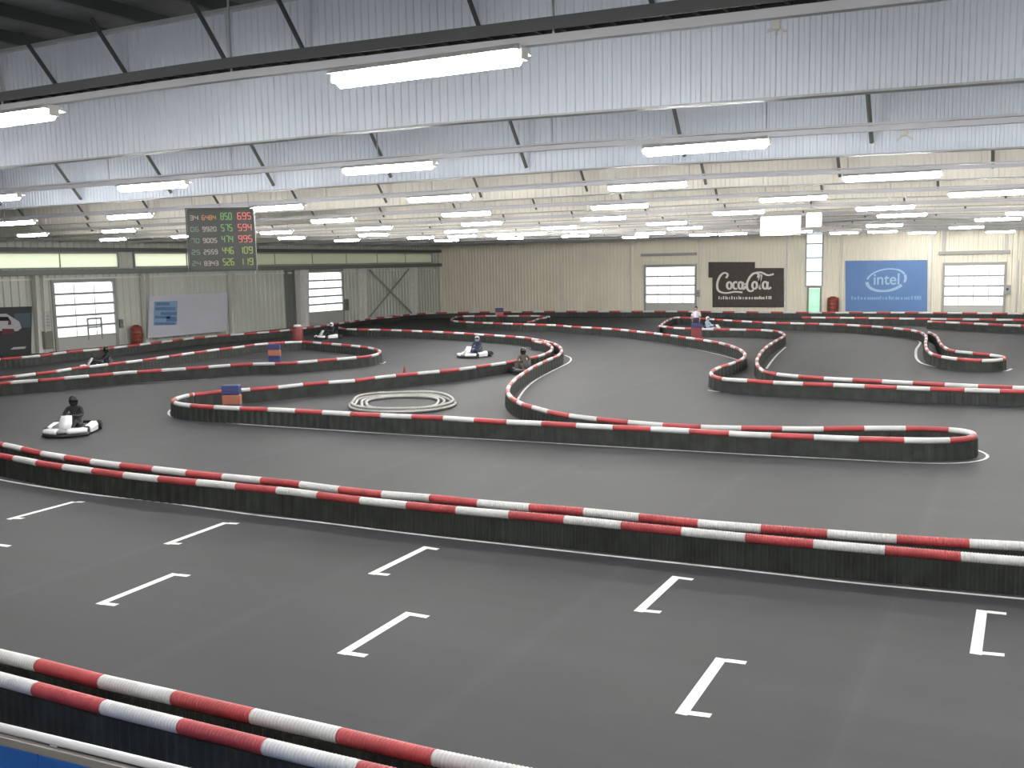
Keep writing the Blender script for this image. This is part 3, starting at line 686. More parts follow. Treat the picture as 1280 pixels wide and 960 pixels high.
class Path:
    def __init__(s, px, z=ZTUBE, clampy=None, sm=6):
        P = [onz(a, b, z) for a, b in px]
        P = [np.array([max(p[0], XL+.6), min(p[1], clampy or YB-.5)]) for p in P]
        s.Q = smooth(catmull(P), sm); d = np.r_[0, np.cumsum(np.linalg.norm(np.diff(s.Q, axis=0), axis=1))]; s.d = d; s.L = d[-1]
    def at(s, t): return np.array([np.interp(t, s.d, s.Q[:, 0]), np.interp(t, s.d, s.Q[:, 1])])
    def tan(s, t):
        a = s.at(max(t-.06, 0)); b = s.at(min(t+.06, s.L)); v = b-a; return v/(np.linalg.norm(v)+1e-9)
    def nearest(s, px, py, z=ZTUBE):
        p = onz(px, py, z)[:2]; return s.d[np.argmin(np.linalg.norm(s.Q-p, axis=1))]
def barrier(name, px, label, start=None, first='white', group=None, sm=6):
    """tube-topped rubber barrier; start = pixel of one colour change after which 'first' begins"""
    pa = Path(px, sm=sm); q0 = pa.at(0)
    root = empty(name, (q0[0], q0[1], 0)); tag(root, label, 'barrier', group)
    o3 = np.array([q0[0], q0[1], 0])
    ph = (pa.nearest(*start) if start else 0.)
    k0 = -int(math.floor(ph)) - 1; t = ph+k0
    wht = (first == 'white') if k0 % 2 == 0 else (first != 'white')
    zc = np.array([0, 0, ZTUBE])
    while t < pa.L:
        a, b = max(t, 0.), min(t+1., pa.L)
        if b-a > .04:
            m2 = pa.at((a+b)/2); dist = math.hypot(m2[0], m2[1])
            pts = []; rr = []
            if dist < 24:
                nr = 25; sides = 10 if dist < 14 else 8
                n = max(2, int((b-a)*nr))
                for i in range(n):
                    for dt, r in ((.02, RT_-.006), (.3, RT_-.006), (.5, RT_+.003), (.82, RT_+.003)): pts.append(a+(b-a)*(i+dt)/n); rr.append(r)
                pts.append(b); rr.append(RT_-.006)
            else:
                n = 8 if dist < 50 else 5; sides = 7
                pts = [a+(b-a)*i/n for i in range(n+1)]; rr = [RT_]*(n+1)
            # collars at the joints
            P3 = [np.array([*pa.at(x), ZTUBE])-o3 for x in pts]
            MB().tube(P3, rr, sides).build('tube_segment', M['white_hose'] if wht else M['red'], root, True)
        wht = not wht; t += 1.
    # ribbed rubber body
    v = []; f = []; t = 0.; i = 0
    while t <= pa.L:
        p = pa.at(t); d = math.hypot(*p); step = .03 if d < 18 else (.06 if d < 34 else .13)
        tg = pa.tan(t); nn = np.array([-tg[1], tg[0]])
        w = (.085, .085, .062, .062)[i % 4] if d < 50 else (.085, .06)[i % 2]
        w0 = w+.02
        for s, z, ww in ((1, 0.0, w0), (1, .40, w), (-1, .40, w), (-1, 0.0, w0)): v.append((p[0]+s*nn[0]*ww-o3[0], p[1]+s*nn[1]*ww-o3[1], z))
        if i:
            k = 4*i; f += [(k-4, k, k+1, k-3), (k-3, k+1, k+2, k-2), (k-2, k+2, k+3, k-1)]
        i += 1; t += step
    f += [(0, 1, 2, 3), (4*i-1, 4*i-2, 4*i-3, 4*i-4)]
    MB().add(v, f).build('ribbed_rubber_wall', M['rubber'], root)
    return pa
B = {}
barrier('track_barrier', [(-90, 796), (0, 820), (49, 831.5), (127.5, 852), (217.5, 872), (309, 893.5), (419, 918), (537, 946), (640, 967), (760, 990)],
        'nearest red and white topped barrier at the bottom left, track-side row', (49, 831.5), 'red', 'red and white track barriers')
barrier('track_barrier', [(-90, 824), (0, 849), (47, 861.5), (131, 884), (225, 907), (327, 932), (444, 960), (560, 986), (680, 1008)],
        'red and white topped barrier at the bottom left, row nearest the camera', (47, 861.5), 'red', 'red and white track barriers')
barrier('track_barrier', [(-60, 558), (0, 570), (31, 575.5), (62, 581.5), (96, 586), (135, 591.5), (176, 596.5), (220, 601), (267, 605), (310, 609.5), (366, 615), (420, 622), (477, 628.5), (537, 634.5), (601, 640.5), (672, 646.5), (740, 653), (812, 660.5), (888, 668), (966, 675.5), (1050, 683), (1137, 690.5), (1227, 698), (1340, 707), (1420, 713)],
        'long middle double barrier, front row beside the white edge line', (704, 648.5), 'white', 'red and white track barriers')
barrier('track_barrier', [(-60, 545), (0, 555.5), (26, 561), (51, 567), (81, 572), (112, 577), (150, 582), (187, 586), (230, 591), (272, 595.5), (320, 600), (368, 605), (422, 612), (475, 618), (536, 622.5), (597, 629), (662, 634.5), (731, 640), (800, 647), (873, 654.5), (947, 660.5), (1030, 667), (1114, 673.5), (1200, 679), (1300, 684), (1400, 689)],
        'long middle double barrier, rear row towards the far track', (662, 634), 'red', 'red and white track barriers')
# big island
barrier('track_barrier', [(240, 493.5), (228, 496), (219, 499), (216, 502), (222, 505), (236, 507), (264, 509), (293, 510.5), (330, 512), (357, 513), (391, 515), (427, 517), (462, 519), (500, 520.5), (539, 522), (581, 524.5), (626, 527.5), (666, 529), (710, 531.5), (756, 534), (804, 536), (851, 538.5), (900, 541.5), (950, 544), (1002, 546), (1056, 548.5), (1111, 550), (1166, 551), (1200, 550), (1216, 547.5), (1217, 543), (1205, 539), (1179, 537), (1154, 536), (1104, 535.5), (1054, 536), (1004, 536.5), (950, 535.5), (902, 535), (853, 533), (807, 530), (765, 526), (729, 522), (698, 517.5), (674, 511.5), (654, 506)],
        'front barrier of the long infield island with hairpin end at the right', (480, 519), 'white', 'red and white track barriers', sm=3)
barrier('track_barrier', [(654, 506), (642, 499.5), (635, 491), (637, 482), (647, 472), (665, 460), (682, 451.5), (696, 445.5), (702, 439), (699, 433.5), (690, 429), (672, 425), (652, 422), (640, 421), (610, 419), (580, 417), (530, 414.5), (480, 412.5), (434, 411.5), (424, 410)],
        'curved outer barrier behind the infield, bulging right by the passing kart', (640, 498), 'white', 'red and white track barriers', sm=3)
barrier('track_barrier', [(666, 426.5), (680, 429), (688, 432), (690, 437), (684, 441.5), (675, 445), (662, 448), (645, 451.5), (630, 454), (608, 457), (585, 460.5), (561, 463.5), (533, 466), (501, 469), (472, 472), (443, 476), (414, 478), (382, 480.5), (350, 484), (312, 487), (290, 488.5), (272, 490), (251, 492.5), (240, 493.5)],
        'inner back barrier of the infield island, running behind the hose coil', (443, 476), 'white', 'red and white track barriers', sm=3)
# left chicane
barrier('track_barrier', [(-60, 483), (0, 479.5), (29, 477), (61, 475), (90, 472), (120, 469.5), (151, 466.5), (182, 464.5), (211, 462.5), (241, 460.5), (271, 458), (300, 456), (328, 455), (355, 454.5), (382, 452.5), (411, 450), (437, 448), (458, 446), (470, 443.5), (475, 440), (470, 437), (455, 434), (425, 431), (400, 429), (380, 427.5), (336, 429.5), (315, 431.5), (299, 434), (281, 436), (247, 440.5), (212, 445.5), (175, 451), (150, 454), (120, 457.5), (94, 460.5), (66, 465), (44, 467.5), (21, 470.5), (-20, 475)],
        'closed loop barrier at the left with a rounded right tip below the roller doors', (46, 476), 'red', 'red and white track barriers', sm=3)
# outer wall barriers
barrier('track_barrier', [(-60, 455), (0, 449), (26, 447), (48, 445), (77, 441), (120, 437), (162, 432.5), (206, 427), (240, 423), (270, 420), (330, 415.5), (375, 411), (420, 405), (450, 400.5), (470, 398), (500, 395.5)],
        'wall-side barrier along the left wall under the banners', (26, 447), 'white', 'red and white track barriers')
barrier('track_barrier', [(470, 397.5), (500, 394.5), (532, 392), (582, 390.5), (640, 390), (700, 389.5), (780, 389.5), (845, 389.5), (900, 390), (960, 390.5), (1040, 391), (1120, 391), (1200, 391.5), (1300, 392.5)],
        'thin far barrier along the foot of the back wall', None, 'red', 'red and white track barriers')
# upper loops
barrier('track_barrier', [(687, 396), (670, 395), (640, 395), (600, 395), (577, 395.5), (566, 398), (568, 401.5), (590, 403), (640, 405), (690, 406.5), (715, 408.5), (765, 411.5), (800, 415), (835, 419), (855, 422), (880, 425.5), (902, 429.5), (920, 435), (930, 441), (929, 448), (916, 454), (898, 460), (889, 466), (893, 471), (905, 474), (935, 476), (960, 478), (1020, 480.5), (1080, 483), (1140, 485.5), (1200, 487.5), (1280, 490), (1380, 494)],
        'long sweeping barrier from the far left tip past the S-bend to the right edge', (935, 476), 'red', 'red and white track barriers', sm=3)
barrier('track_barrier', [(826, 408), (850, 410.5), (900, 412), (940, 412.5), (963, 413.5), (977, 416), (980, 420), (970, 426), (958, 434), (949, 444), (946, 453), (950, 460.5), (960, 466), (985, 469.5), (1027, 473), (1082, 476), (1140, 479), (1200, 482), (1280, 485.5), (1380, 490)],
        'second barrier curving left at the S-bend and running behind its twin', (1000, 471), 'red', 'red and white track barriers', sm=3)
barrier('track_barrier', [(823, 409), (828, 405), (836, 400), (847, 397), (865, 397.5), (900, 400), (960, 403.5), (1000, 404.5), (1050, 406), (1100, 409), (1135, 412.5), (1150, 415.5), (1157, 420), (1157, 430), (1160, 439), (1170, 444.5), (1197, 449), (1232, 451), (1250, 450), (1255, 447), (1242, 444.5), (1215, 441.5), (1192, 439), (1180, 434), (1174, 427), (1170, 420), (1161, 415.5)],
        'far barrier ending in a small hairpin hook at the right', (1197, 449), 'red', 'red and white track barriers', sm=2)
barrier('track_barrier', [(1002, 397), (1040, 397.3), (1095, 398), (1180, 399), (1230, 399.5), (1300, 400.5)],
        'straight thick-looking barrier below the blue banner', (1050, 397.5), 'white', 'red and white track barriers')
barrier('track_barrier', [(1160, 402), (1225, 405), (1255, 406.5), (1300, 408), (1360, 410)],
        'short barrier at the far right edge in front of the straight one', (1255, 406.5), 'white', 'red and white track barriers')
barrier('track_barrier', [(683, 397), (672, 399), (666, 401.5), (660, 402.8)],
        'tiny connecting barrier closing the far left loop', None, 'white', 'red and white track barriers', sm=1)

# ---------------------------------------------------------------- floor markings (parts of the floor)
def line(px, w, name='edge_line', m='paint_thin', z=.004):
    P = [onz(a, b, 0) for a, b in px]; Q = smooth(catmull([p[:2] for p in P], .3), 2); v = []; f = []
    for i, q in enumerate(Q):
        t = Q[min(i+1, len(Q)-1)]-Q[max(i-1, 0)]; t /= np.linalg.norm(t)+1e-9; nn = np.array([-t[1], t[0]])*w/2
        v += [(q[0]+nn[0], q[1]+nn[1], z), (q[0]-nn[0], q[1]-nn[1], z)]
        if i: k = 2*i; f.append((k-2, k-1, k+1, k))
    return MB().add(v, f).build(name, M[m], fl)
line([(-80, 585), (-30, 593.5), (11, 602), (67, 611), (120, 619), (187, 626), (244, 633.5), (320, 644), (395, 652.5), (470, 662), (545, 671), (640, 681.5), (734, 692), (827, 702), (960, 716.5), (1054, 727.5), (1147, 736.5), (1280, 749), (1380, 758)], .07)
line([(213, 512), (210, 517), (217, 522), (250, 526), (320, 531.5), (420, 538), (520, 544.5), (640, 551), (765, 558.5), (890, 565.5), (960, 569.5), (1060, 574.5), (1135, 578.5), (1197, 579.5), (1225, 576.5), (1237, 571.5), (1231, 566), (1219, 562)], .07)
line([(645, 503), (655, 488), (667, 477), (685, 466.5), (702, 458), (712, 452.5), (713, 447), (706, 444)], .09)
line([(982, 434), (972, 443), (962, 455), (958, 461)], .10)
line([(1060, 415.5), (1100, 418.5), (1135, 422), (1149, 426), (1145, 438), (1147, 450), (1156, 455.5), (1185, 461), (1215, 464), (1255, 464.5), (1264, 461)], .12)
line([(858, 435), (880, 439), (905, 445), (922, 450)], .08)
line([(885, 488), (900, 490), (925, 491)], .08)
line([(482, 452), (478, 455), (472, 453)], .08)
line([(60, 485), (120, 481.5), (180, 478.5), (260, 474)], .06)
def bracket(bl, ba, tl, ta):
    a, b, c, d = [onz(*q, 0)[:2] for q in (bl, ba, tl, ta)]
    w = .13; ex = np.array([1., 0.]); mb = MB()
    long_d = (c-a)/np.linalg.norm(c-a); side = np.array([long_d[1], -long_d[0]])
    def quad(p, q, n): mb.add([(*(p), .004), (*(p+n), .004), (*(q+n), .004), (*(q), .004)], [(0, 1, 2, 3)])
    quad(a, c, side*w)
    for p, q, sg in ((a, b, 1), (c, d, -1)):
        dd = (q-p)/np.linalg.norm(q-p); nn = long_d*.10*sg; quad(p+dd*w, p+dd*max(np.linalg.norm(q-p), .3), nn)
    return mb.build('grid_bracket', M['paint'], fl)
for q in ([(7.5, 649), (20, 649), (90, 627), (101, 627)], [(204, 680), (223, 681), (279, 653), (300, 654)], [(459.5, 717.5), (484, 720), (530, 683), (549.5, 686)], [(792, 764), (824.5, 767), (840.6, 720), (867.6, 723.5)], [(1212, 817), (1255.5, 821), (1220.6, 762), (1258, 766)],
          [(119, 755), (142.5, 758), (215.6, 716.5), (239, 719)], [(421, 817), (455, 822), (507.5, 765), (537.5, 770)], [(843.6, 892), (887, 897.5), (895, 822), (934, 827)], [(-82, 704), (-60, 706), (-8, 679), (15, 682)]):
    bracket(*q)

# ---------------------------------------------------------------- white hose coil on the infield floor
ring = []
c0 = onz(503, 505, 0); eL = onz(436, 507, 0); eR = onz(569, 504, 0); eN = onz(503, 516, 0); eF = onz(503, 493.5, 0)
hc = empty('hose_coil', (c0[0], c0[1], 0)); tag(hc, 'oval coil of pale ribbed hose lying on the infield asphalt', 'hose')
ax = (eR-eL)[:2]/2; ay = (eF-eN)[:2]/2
for sc_, z in ((1., .06), (.92, .06), (.80, .06), (.96, .15), (.70, .06)):
    pts = []
    rr = []
    for k in range(220):
        a = 2*math.pi*k/220; wob = 1+.02*math.sin(5*a+sc_*9)
        e = 2.6; ca, sa = math.cos(a), math.sin(a); rad = (abs(ca)**e+abs(sa)**e)**(-1/e)
        q = (ax*ca+ay*sa)*rad*sc_*wob*.97
        pts.append((q[0], q[1], z)); rr.append(.055 if k % 2 else .035)
    MB().tube(pts, rr, 7, closed=True).build('hose_loop', M['steel_hose'], hc, True)

# ---------------------------------------------------------------- marker blocks
def marker(px, py_top, Z_hint, label, cols, w=.55, h=.95, d=.3):
    # px centre, top pixel; standing on the floor, depth from top height h
    P = onz(px, py_top, h)
    r = empty('marker_block', (P[0], P[1], 0), YAW); tag(r, label, 'marker', 'banded marker blocks')
    for (f0, f1, m) in cols:
        MB().bevbox((-w/2, -d/2, h*f0+.002), (w/2, d/2, h*f1-.002), .025).build('colour_band', M[m], r)
    MB().box((-w/2-.04, -d/2-.04, 0), (w/2+.04, d/2+.04, .03)).build('foot', M['rubber'], r)
marker(289, 481, 0, 'blue over orange marker block at the left tip of the long island', [(.03, .30, 'mark_blue'), (.30, .66, 'mark_orange'), (.66, 1, 'mark_blue')], .58)
marker(342.5, 430, 0, 'blue and orange marker block inside the left loop barrier', [(.03, .36, 'mark_blue'), (.36, .70, 'mark_orange'), (.70, 1, 'mark_blue')], .6)
marker(870.5, 404, 0, 'blue over red marker block at the S-bend beside the standing marshal', [(.03, .75, 'mark_red'), (.75, 1, 'mark_blue')], .6, 1.0)
marker(624, 385, 0, 'small far blue and orange marker block near the back wall', [(.03, .7, 'mark_orange'), (.7, 1, 'mark_blue')], .7, 1.05)
# little cone on the island's rear barrier, red post block at left
P = onz(500, 473, 0); cn = empty('traffic_cone', (P[0], P[1]+.35, 0)); tag(cn, 'small dark red cone just behind the island rear barrier', 'cone')
MB().box((-.17, -.17, 0), (.17, .17, .03)).build('cone_base', M['rubber'], cn); MB().lathe([(.12, .03), (.10, .14), (.06, .34), (.03, .50), (0, .50)], 14).build('cone_body', M['mark_red'], cn, True)
P = onz(361, 430, 0); cn = empty('safety_drum', (P[0], P[1]+.9, 0)); tag(cn, 'dark red drum with white top behind the left loop barrier', 'drum')
MB().lathe([(0, 0), (.33, 0), (.35, .3), (.33, .6), (.34, .9), (.3, 1.02), (0, 1.02)], 16).build('drum_body', M['mark_red'], cn, True)
MB().lathe([(0, 1.02), (.26, 1.02), (.24, 1.16), (0, 1.18)], 16).build('lid', M['white_hose'], cn, True)

# ---------------------------------------------------------------- advertising fence at the bottom left
fa = onz(0, 909, 1.0); fb = onz(202, 958, 1.0); d_ = (fb-fa)[:2]; ang = math.atan2(d_[1], d_[0])
ab = empty('advertising_fence', (fa[0], fa[1], 0), ang); tag(ab, 'low fence with white pipe rail and blue board at the bottom left corner', 'fence')
MB().tube([(-2.5, 0, 1.0), (5, 0, 1.0)], .036, 12).build('top_rail', M['rail_white'], ab, True)
MB().box((-2.5, -.075, .90), (5, -.03, .965)).box((-2.5, -.05, .875), (5, -.03, .90)).build('board_edge', M['board_grey'], ab)
for k in range(5): MB().bevbox((-2.5+1.5*k+.01, -.07, .2), (-1.0+1.5*k-.01, -.04, .895), .006).build('blue_panel', M['board_blue'], ab)
for x in (-2.4, -.9, .6, 2.1, 3.6): MB().tube([(x, 0, 0), (x, 0, .98)], .025, 8).build('post', M['rail_white'], ab)

# ---------------------------------------------------------------- karts and drivers
def make_kart(label, body='pod_white', nose='pod_white'):
    k = empty('racing_kart'); tag(k, label, 'kart', 'racing karts')
    tube = MB()
    for s in (-1, 1): tube.tube([(.62, s*.22, .09), (.3, s*.27, .08), (-.45, s*.30, .08), (-.72, s*.30, .12)], .017, 6)
    tube.tube([(.62, -.22, .09), (.62, .22, .09)], .017, 6); tube.tube([(-.45, -.3, .08), (-.45, .3, .08)], .017, 6); tube.tube([(.1, -.27, .08), (.1, .27, .08)], .017, 6)
    tube.build('tube_frame', M['kart_metal'], k, True)
    MB().bevbox((-.1, -.24, .055), (.62, .24, .075), .005).build('floor_tray', M['kart_dark'], k)
    tp = [(.0, -.5), (.85, -.5), (1., -.35), (1., .35), (.85, .5), (0, .5)]
    for x, s, w, r in ((.52, 1, .13, .135), (.52, -1, .13, .135), (-.52, 1, .20, .145), (-.52, -1, .20, .145)):
        y = s*(.58 if x < 0 else .56)
        t = MB().lathe([(r*.55, -w/2), (r*.9, -w/2), (r, -w*.3), (r, w*.3), (r*.9, w/2), (r*.55, w/2)], 16, 'y', (x, y, r)).build('wheel', M['tyre'], k, True)
        MB().lathe([(0, -w*.3), (r*.56, -w*.52), (r*.56, w*.52), (0, w*.3)], 12, 'y', (x, y, r)).build('rim', M['kart_metal'], t)
    # nose: dark lower bumper, two pale swept halves with a dark centre plate
    def sweep(ya, yb, z0, z1, off, n=7):
        rings = []
        for i in range(n+1):
            y = ya+(yb-ya)*i/n; x = .98-.30*(abs(y)/.62)**2.2+off; hh = (z1-z0)*(1-.2*abs(y)/.62)
            rings.append([(x-.16, y, z0), (x, y, z0), (x+.03, y, z0+hh*.5), (x-.02, y, z0+hh), (x-.2, y, z0+hh+.02)])
        return MB().loft(rings)
    sweep(-.64, .64, .03, .10, .02, 14).build('lower_bumper', M['kart_dark'], k, True)
    for s in (-1, 1): sweep(s*.15, s*.62, .105, .25, 0).build('nose_cone', M[nose], k, True)
    sweep(-.145, .145, .105, .21, -.03, 4).build('number_plate', M['kart_metal'], k, True)
    for s in (-1, 1):
        rr = []
        for x, w, h in ((.36, .10, .14), (.30, .17, .20), (.0, .20, .22), (-.28, .19, .25), (-.36, .14, .24)):
            y0, y1 = sorted((s*.46, s*(.46+w))); yi, yo = s*.46, s*(.46+w)
            rr.append([(x, yi, .05), (x, yo, .05), (x, yo+s*.01, .05+h*.6), (x, yo-s*.04, .05+h), (x, yi, .05+h)])
        MB().loft(rr).build('side_pod', M[body], k)
    # front fairing
    MB().loft([[(.72, -.13, .14), (.72, .13, .14), (.66, .13, .14), (.66, -.13, .14)], [(.58, -.19, .36), (.58, .19, .36), (.54, .18, .36), (.54, -.18, .36)], [(.42, -.15, .58), (.42, .15, .58), (.39, .14, .57), (.39, -.14, .57)]]).build('front_fairing', M[body], k, True)
    MB().tube([(-.78, -.60, .12), (-.86, -.5, .2), (-.86, .5, .2), (-.78, .60, .12)], .045, 8).build('rear_bumper', M['kart_dark'], k, True)
    MB().loft([[(.12, -.16, .09), (.12, .16, .09), (-.30, .17, .09), (-.30, -.17, .09)], [(.10, -.19, .16), (.10, .19, .16), (-.38, .21, .30), (-.38, -.21, .30)], [(-.25, -.18, .3), (-.25, .18, .3), (-.46, .18, .52), (-.46, -.18, .52)]]).build('seat', M['kart_dark'], k, True)
    wheel = MB(); wheel.tube([(.30+.06*math.sin(a)*0-.05*math.cos(a), .14*math.sin(a), .50+.11*math.cos(a)) for a in [2*math.pi*i/16 for i in range(16)]], .014, 6, closed=True)
    wheel.tube([(.30, -.13, .5), (.30, .13, .5)], .01, 5); wheel.tube([(.30, 0, .5), (.62, 0, .14)], .012, 6); wheel.build('steering_wheel', M['kart_dark'], k, True)
    MB().bevbox((-.62, -.42, .12), (-.40, -.20, .40), .03).build('engine', M['kart_metal'], k)
    MB().tube([(-.52, .08, .145), (-.52, -.5, .145), (-.52, .5, .145)], .02, 8).build('rear_axle', M['kart_metal'], k)
    return k
def skin(name, verts, edges, radii, m, parent, root=0, sub=2):
    me = bpy.data.meshes.new(name); me.from_pydata(verts, edges, []); me.materials.append(m)
    o = bpy.data.objects.new(name, me); C.objects.link(o)
    md = o.modifiers.new('skin', 'SKIN'); md.use_smooth_shade = True
    if not me.skin_vertices: me.attributes.new  # layer is made by the modifier
    for i, r in enumerate(radii):
        sv = me.skin_vertices[0].data[i]; sv.radius = (r, r) if not hasattr(r, '__len__') else r; sv.use_root = (i == root)
    sb_ = o.modifiers.new('sub', 'SUBSURF'); sb_.levels = sub; sb_.render_levels = sub
    dg = bpy.context.evaluated_depsgraph_get(); dg.update()
    m2 = bpy.data.meshes.new_from_object(o.evaluated_get(dg)); m2.name = name
    if not m2.materials: m2.materials.append(m)
    bpy.data.objects.remove(o); bpy.data.meshes.remove(me)
    o = bpy.data.objects.new(name, m2); C.objects.link(o); o.parent = parent
    return o
def make_driver(label, suit, helmet, turn=0.):
    p = empty('person'); tag(p, label, 'person')
    V = [(-.22, 0, .24), (-.27, 0, .42), (-.30, 0, .60), (-.30, 0, .72), (-.29, 0, .80)]; E_ = [(0, 1), (1, 2), (2, 3), (3, 4)]
    R_ = [(.15, .13), (.14, .11), (.17, .12), (.12, .09), .055]
    for s in (-1, 1):
        b = len(V)
        V += [(-.30, s*.19, .70), (-.14, s*.27, .52), (.10, s*.22, .50), (.27, s*.13, .55)]; E_ += [(3, b), (b, b+1), (b+1, b+2), (b+2, b+3)]; R_ += [.07, .05, .042, .036]
        b = len(V)
        V += [(-.12, s*.12, .21), (.22, s*.17, .38), (.52, s*.13, .16), (.60, s*.13, .13)]; E_ += [(0, b), (b, b+1), (b+1, b+2), (b+2, b+3)]; R_ += [.095, .07, .05, .045]
    skin('body', V, E_, R_, M[suit], p)
    # gloved hands: palm + four fingers + thumb curled on the wheel
    for s in (-1, 1):
        hv = [(.26, s*.135, .55), (.30, s*.135, .56)]; he = [(0, 1)]; hr = [.03, .03]
        for f_ in range(4):
            b = len(hv); z = .595-.024*f_
            hv += [(.32, s*.145, z), (.335+.004*f_, s*.125, z), (.32, s*.105, z-.004)]; he += [(1, b), (b, b+1), (b+1, b+2)]; hr += [.010, .010, .008]
        b = len(hv); hv += [(.285, s*.105, .575), (.30, s*.09, .585)]; he += [(1, b), (b, b+1)]; hr += [.011, .009]
        skin('glove', hv, he, hr, M['kart_dark'], p, sub=1)
    for s in (-1, 1):
        MB().bevbox((.56, s*.13-.045, .08), (.80, s*.13+.045, .17), .03).build('shoe', M['kart_dark'], p)
    hm = MB().lathe([(.02, -.15), (.085, -.145), (.115, -.10), (.128, -.03), (.132, .03), (.118, .09), (.08, .135), (.03, .155), (0.005, .157)], 20, 'z', (-.27, 0, .93)).build('helmet', M[helmet], p, True)
    MB().loft([[(-.27+.137*math.cos(a), .137*math.sin(a), z) for a in [math.radians(-70+14*i) for i in range(11)]]+[(-.27+.125*math.cos(a), .125*math.sin(a), z) for a in [math.radians(70-14*i) for i in range(11)]] for z in (.90, .965)]).build('visor', M['visor'], hm, True)
    return p
def place(o, px, py, heading, z=0.):
    """heading: 0 = nose straight at the camera, positive = nose swings towards the photo's right"""
    P = onz(px, py, 0); toward = math.atan2(-P[1], -P[0])
    o.location = (P[0], P[1], 0); o.rotation_euler = (0, 0, toward+heading)
    return P
R = math.radians
def pair(px, py, head, kart, driver, lean=0.):
    place(kart, px, py, head)
    if driver: place(driver, px, py, head); driver.location.z = .0
pair(91, 541, R(-18), make_kart('white racing kart on the open track at the left'), make_driver('driver in black suit and dark helmet in the white kart at the left', 'suit_dark', 'helmet_dark'))
pair(593, 446, R(-38), make_kart('white and blue racing kart in the far lane behind the infield'), make_driver('driver in dark blue suit and grey helmet in the middle far kart', 'suit_blue', 'helmet_grey'))
pair(656, 466, R(12), make_kart('dark racing kart half hidden behind the curved outer barrier', 'kart_dark', 'kart_dark'), make_driver('driver in dark brown suit seated behind the curved outer barrier', 'suit_brown', 'helmet_dark'))
pair(127, 461, R(-75), make_kart('white kart behind the left loop barrier, in front of the big roller door'), make_driver('driver in dark suit passing in front of the big roller door', 'suit_dark', 'helmet_dark'))
pair(411, 423, R(-60), make_kart('pale kart behind the left loop barrier tip, below the second roller door'), make_driver('driver with white helmet below the second roller door', 'suit_dark', 'helmet_white'))
pair(889, 416.5, R(60), make_kart('blue and white kart beside the standing marshal at the far S-bend', 'pod_white', 'kart_blue'), make_driver('driver in pale blue suit and white helmet in the kart beside the standing marshal', 'suit_pale', 'helmet_white'))

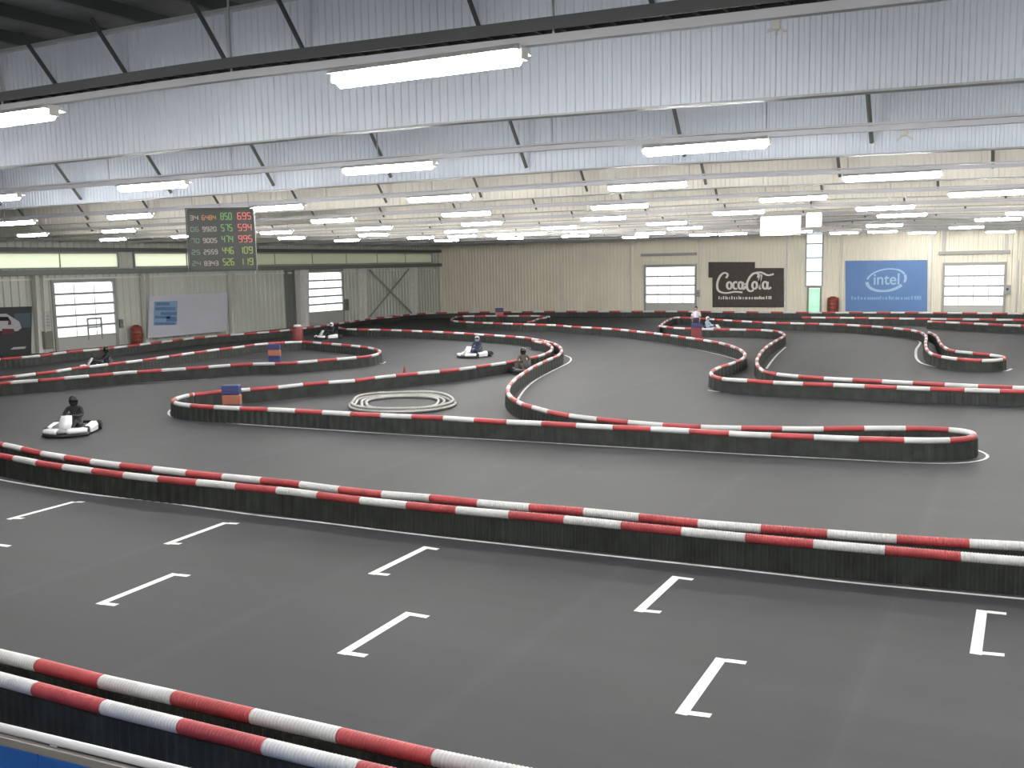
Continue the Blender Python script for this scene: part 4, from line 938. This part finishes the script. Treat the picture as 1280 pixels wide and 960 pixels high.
# standing marshal
def make_standing(label):
    p = empty('person'); tag(p, label, 'person')
    V = [(0, 0, .95), (0, 0, 1.12), (0, 0, 1.32), (0, 0, 1.45), (0, 0, 1.53)]; E_ = [(0, 1), (1, 2), (2, 3), (3, 4)]
    R_ = [(.15, .11), (.14, .10), (.17, .11), (.11, .08), .05]
    SV, SE, SR = list(V), list(E_), list(R_)
    for s in (-1, 1):
        b = len(SV); SV += [(s*.19, 0, 1.42), (s*.25, -.02, 1.14), (s*.24, -.12, .92)]; SE += [(3, b), (b, b+1), (b+1, b+2)]; SR += [.065, .05, .035]
    for s in (-1, 1):
        b = len(SV); SV += [(s*.10, 0, .88), (s*.12, -.01, .50), (s*.13, .02, .10)]; SE += [(0, b), (b, b+1), (b+1, b+2)]; SR += [.10, .07, .05]
    skin('body', SV, SE, SR, M['skin'], p)
    # clothes over the body
    st = MB(); rings = []
    for z, a, b in ((.90, .19, .14), (1.1, .18, .135), (1.3, .21, .145), (1.42, .22, .12), (1.49, .09, .08)):
        rings.append([(a*math.cos(t), b*math.sin(t), z) for t in [2*math.pi*i/14 for i in range(14)]])
    st.loft(rings)
    for s in (-1, 1): st.tube([(s*.17, 0, 1.41), (s*.235, -.01, 1.28), (s*.255, -.02, 1.12)], [.085, .08, .075], 10)
    st.build('shirt', M['shirt'], p, True)
    tr = MB()
    for s in (-1, 1): tr.tube([(s*.09, 0, .98), (s*.105, 0, .86), (s*.12, -.01, .5), (s*.13, .02, .08)], [.12, .125, .095, .08], 12)
    tr.lathe([(.16, .86), (.185, .94), (.18, 1.06), (.05, 1.07)], 14).build('trousers', M['trousers'], p, True)
    for s in (-1, 1): MB().bevbox((s*.13-.05, -.17, 0), (s*.13+.05, .1, .10), .03).build('shoe', M['kart_dark'], p)
    for s in (-1, 1):
        hv = [(s*.24, -.13, .91), (s*.24, -.16, .85)]; he = [(0, 1)]; hr = [.032, .03]
        for f_ in range(4):
            b = len(hv); yy = -.125-.02*f_; l = (.055, .07, .075, .065)[f_]
            hv += [(s*.24, yy-.01, .82), (s*.235, yy-.015, .82-l*.6), (s*.225, yy-.01, .82-l)]; he += [(1, b), (b, b+1), (b+1, b+2)]; hr += [.010, .009, .008]
        b = len(hv); hv += [(s*.215, -.18, .87), (s*.205, -.195, .84)]; he += [(1, b), (b, b+1)]; hr += [.012, .010]
        skin('hand', hv, he, hr, M['skin'], p, sub=1)
    hd = MB().lathe([(.02, -.13), (.05, -.12), (.07, -.06), (.08, 0), (.078, .05), (.06, .1), (.02, .12), (.003, .122)], 16, 'z', (0, -.01, 1.65)).build('head', M['skin'], p, True)
    MB().tube([(0, -.085, 1.66), (0, -.105, 1.63)], .012, 6).build('nose', M['skin'], hd)
    for s in (-1, 1): MB().lathe([(0, -.01), (.012, -.006), (.012, .006), (0, .01)], 8, 'y', (s*.03, -.083, 1.67)).build('eye', M['visor'], hd)
    for s in (-1, 1): MB().lathe([(0, -.02), (.018, -.01), (.018, .01), (0, .02)], 8, 'x', (s*.083, 0, 1.65)).build('ear', M['skin'], hd)
    MB().tube([(-.022, -.083, 1.60), (.022, -.083, 1.60)], .006, 5).build('mouth', M['mark_red'], hd)
    MB().lathe([(.088, -.01), (.092, .03), (.085, .075), (.06, .12), (.02, .14), (.003, .141)], 16, 'z', (0, .005, 1.67)).build('hair', M['hair'], p, True)
    return p
pm_ = make_standing('person in pale shirt and dark trousers standing beside the blue and white kart')
P = onz(870, 417.5, 0); pm_.location = (P[0], P[1], 0); pm_.rotation_euler = (0, 0, math.atan2(-P[1], -P[0])+math.pi/2)
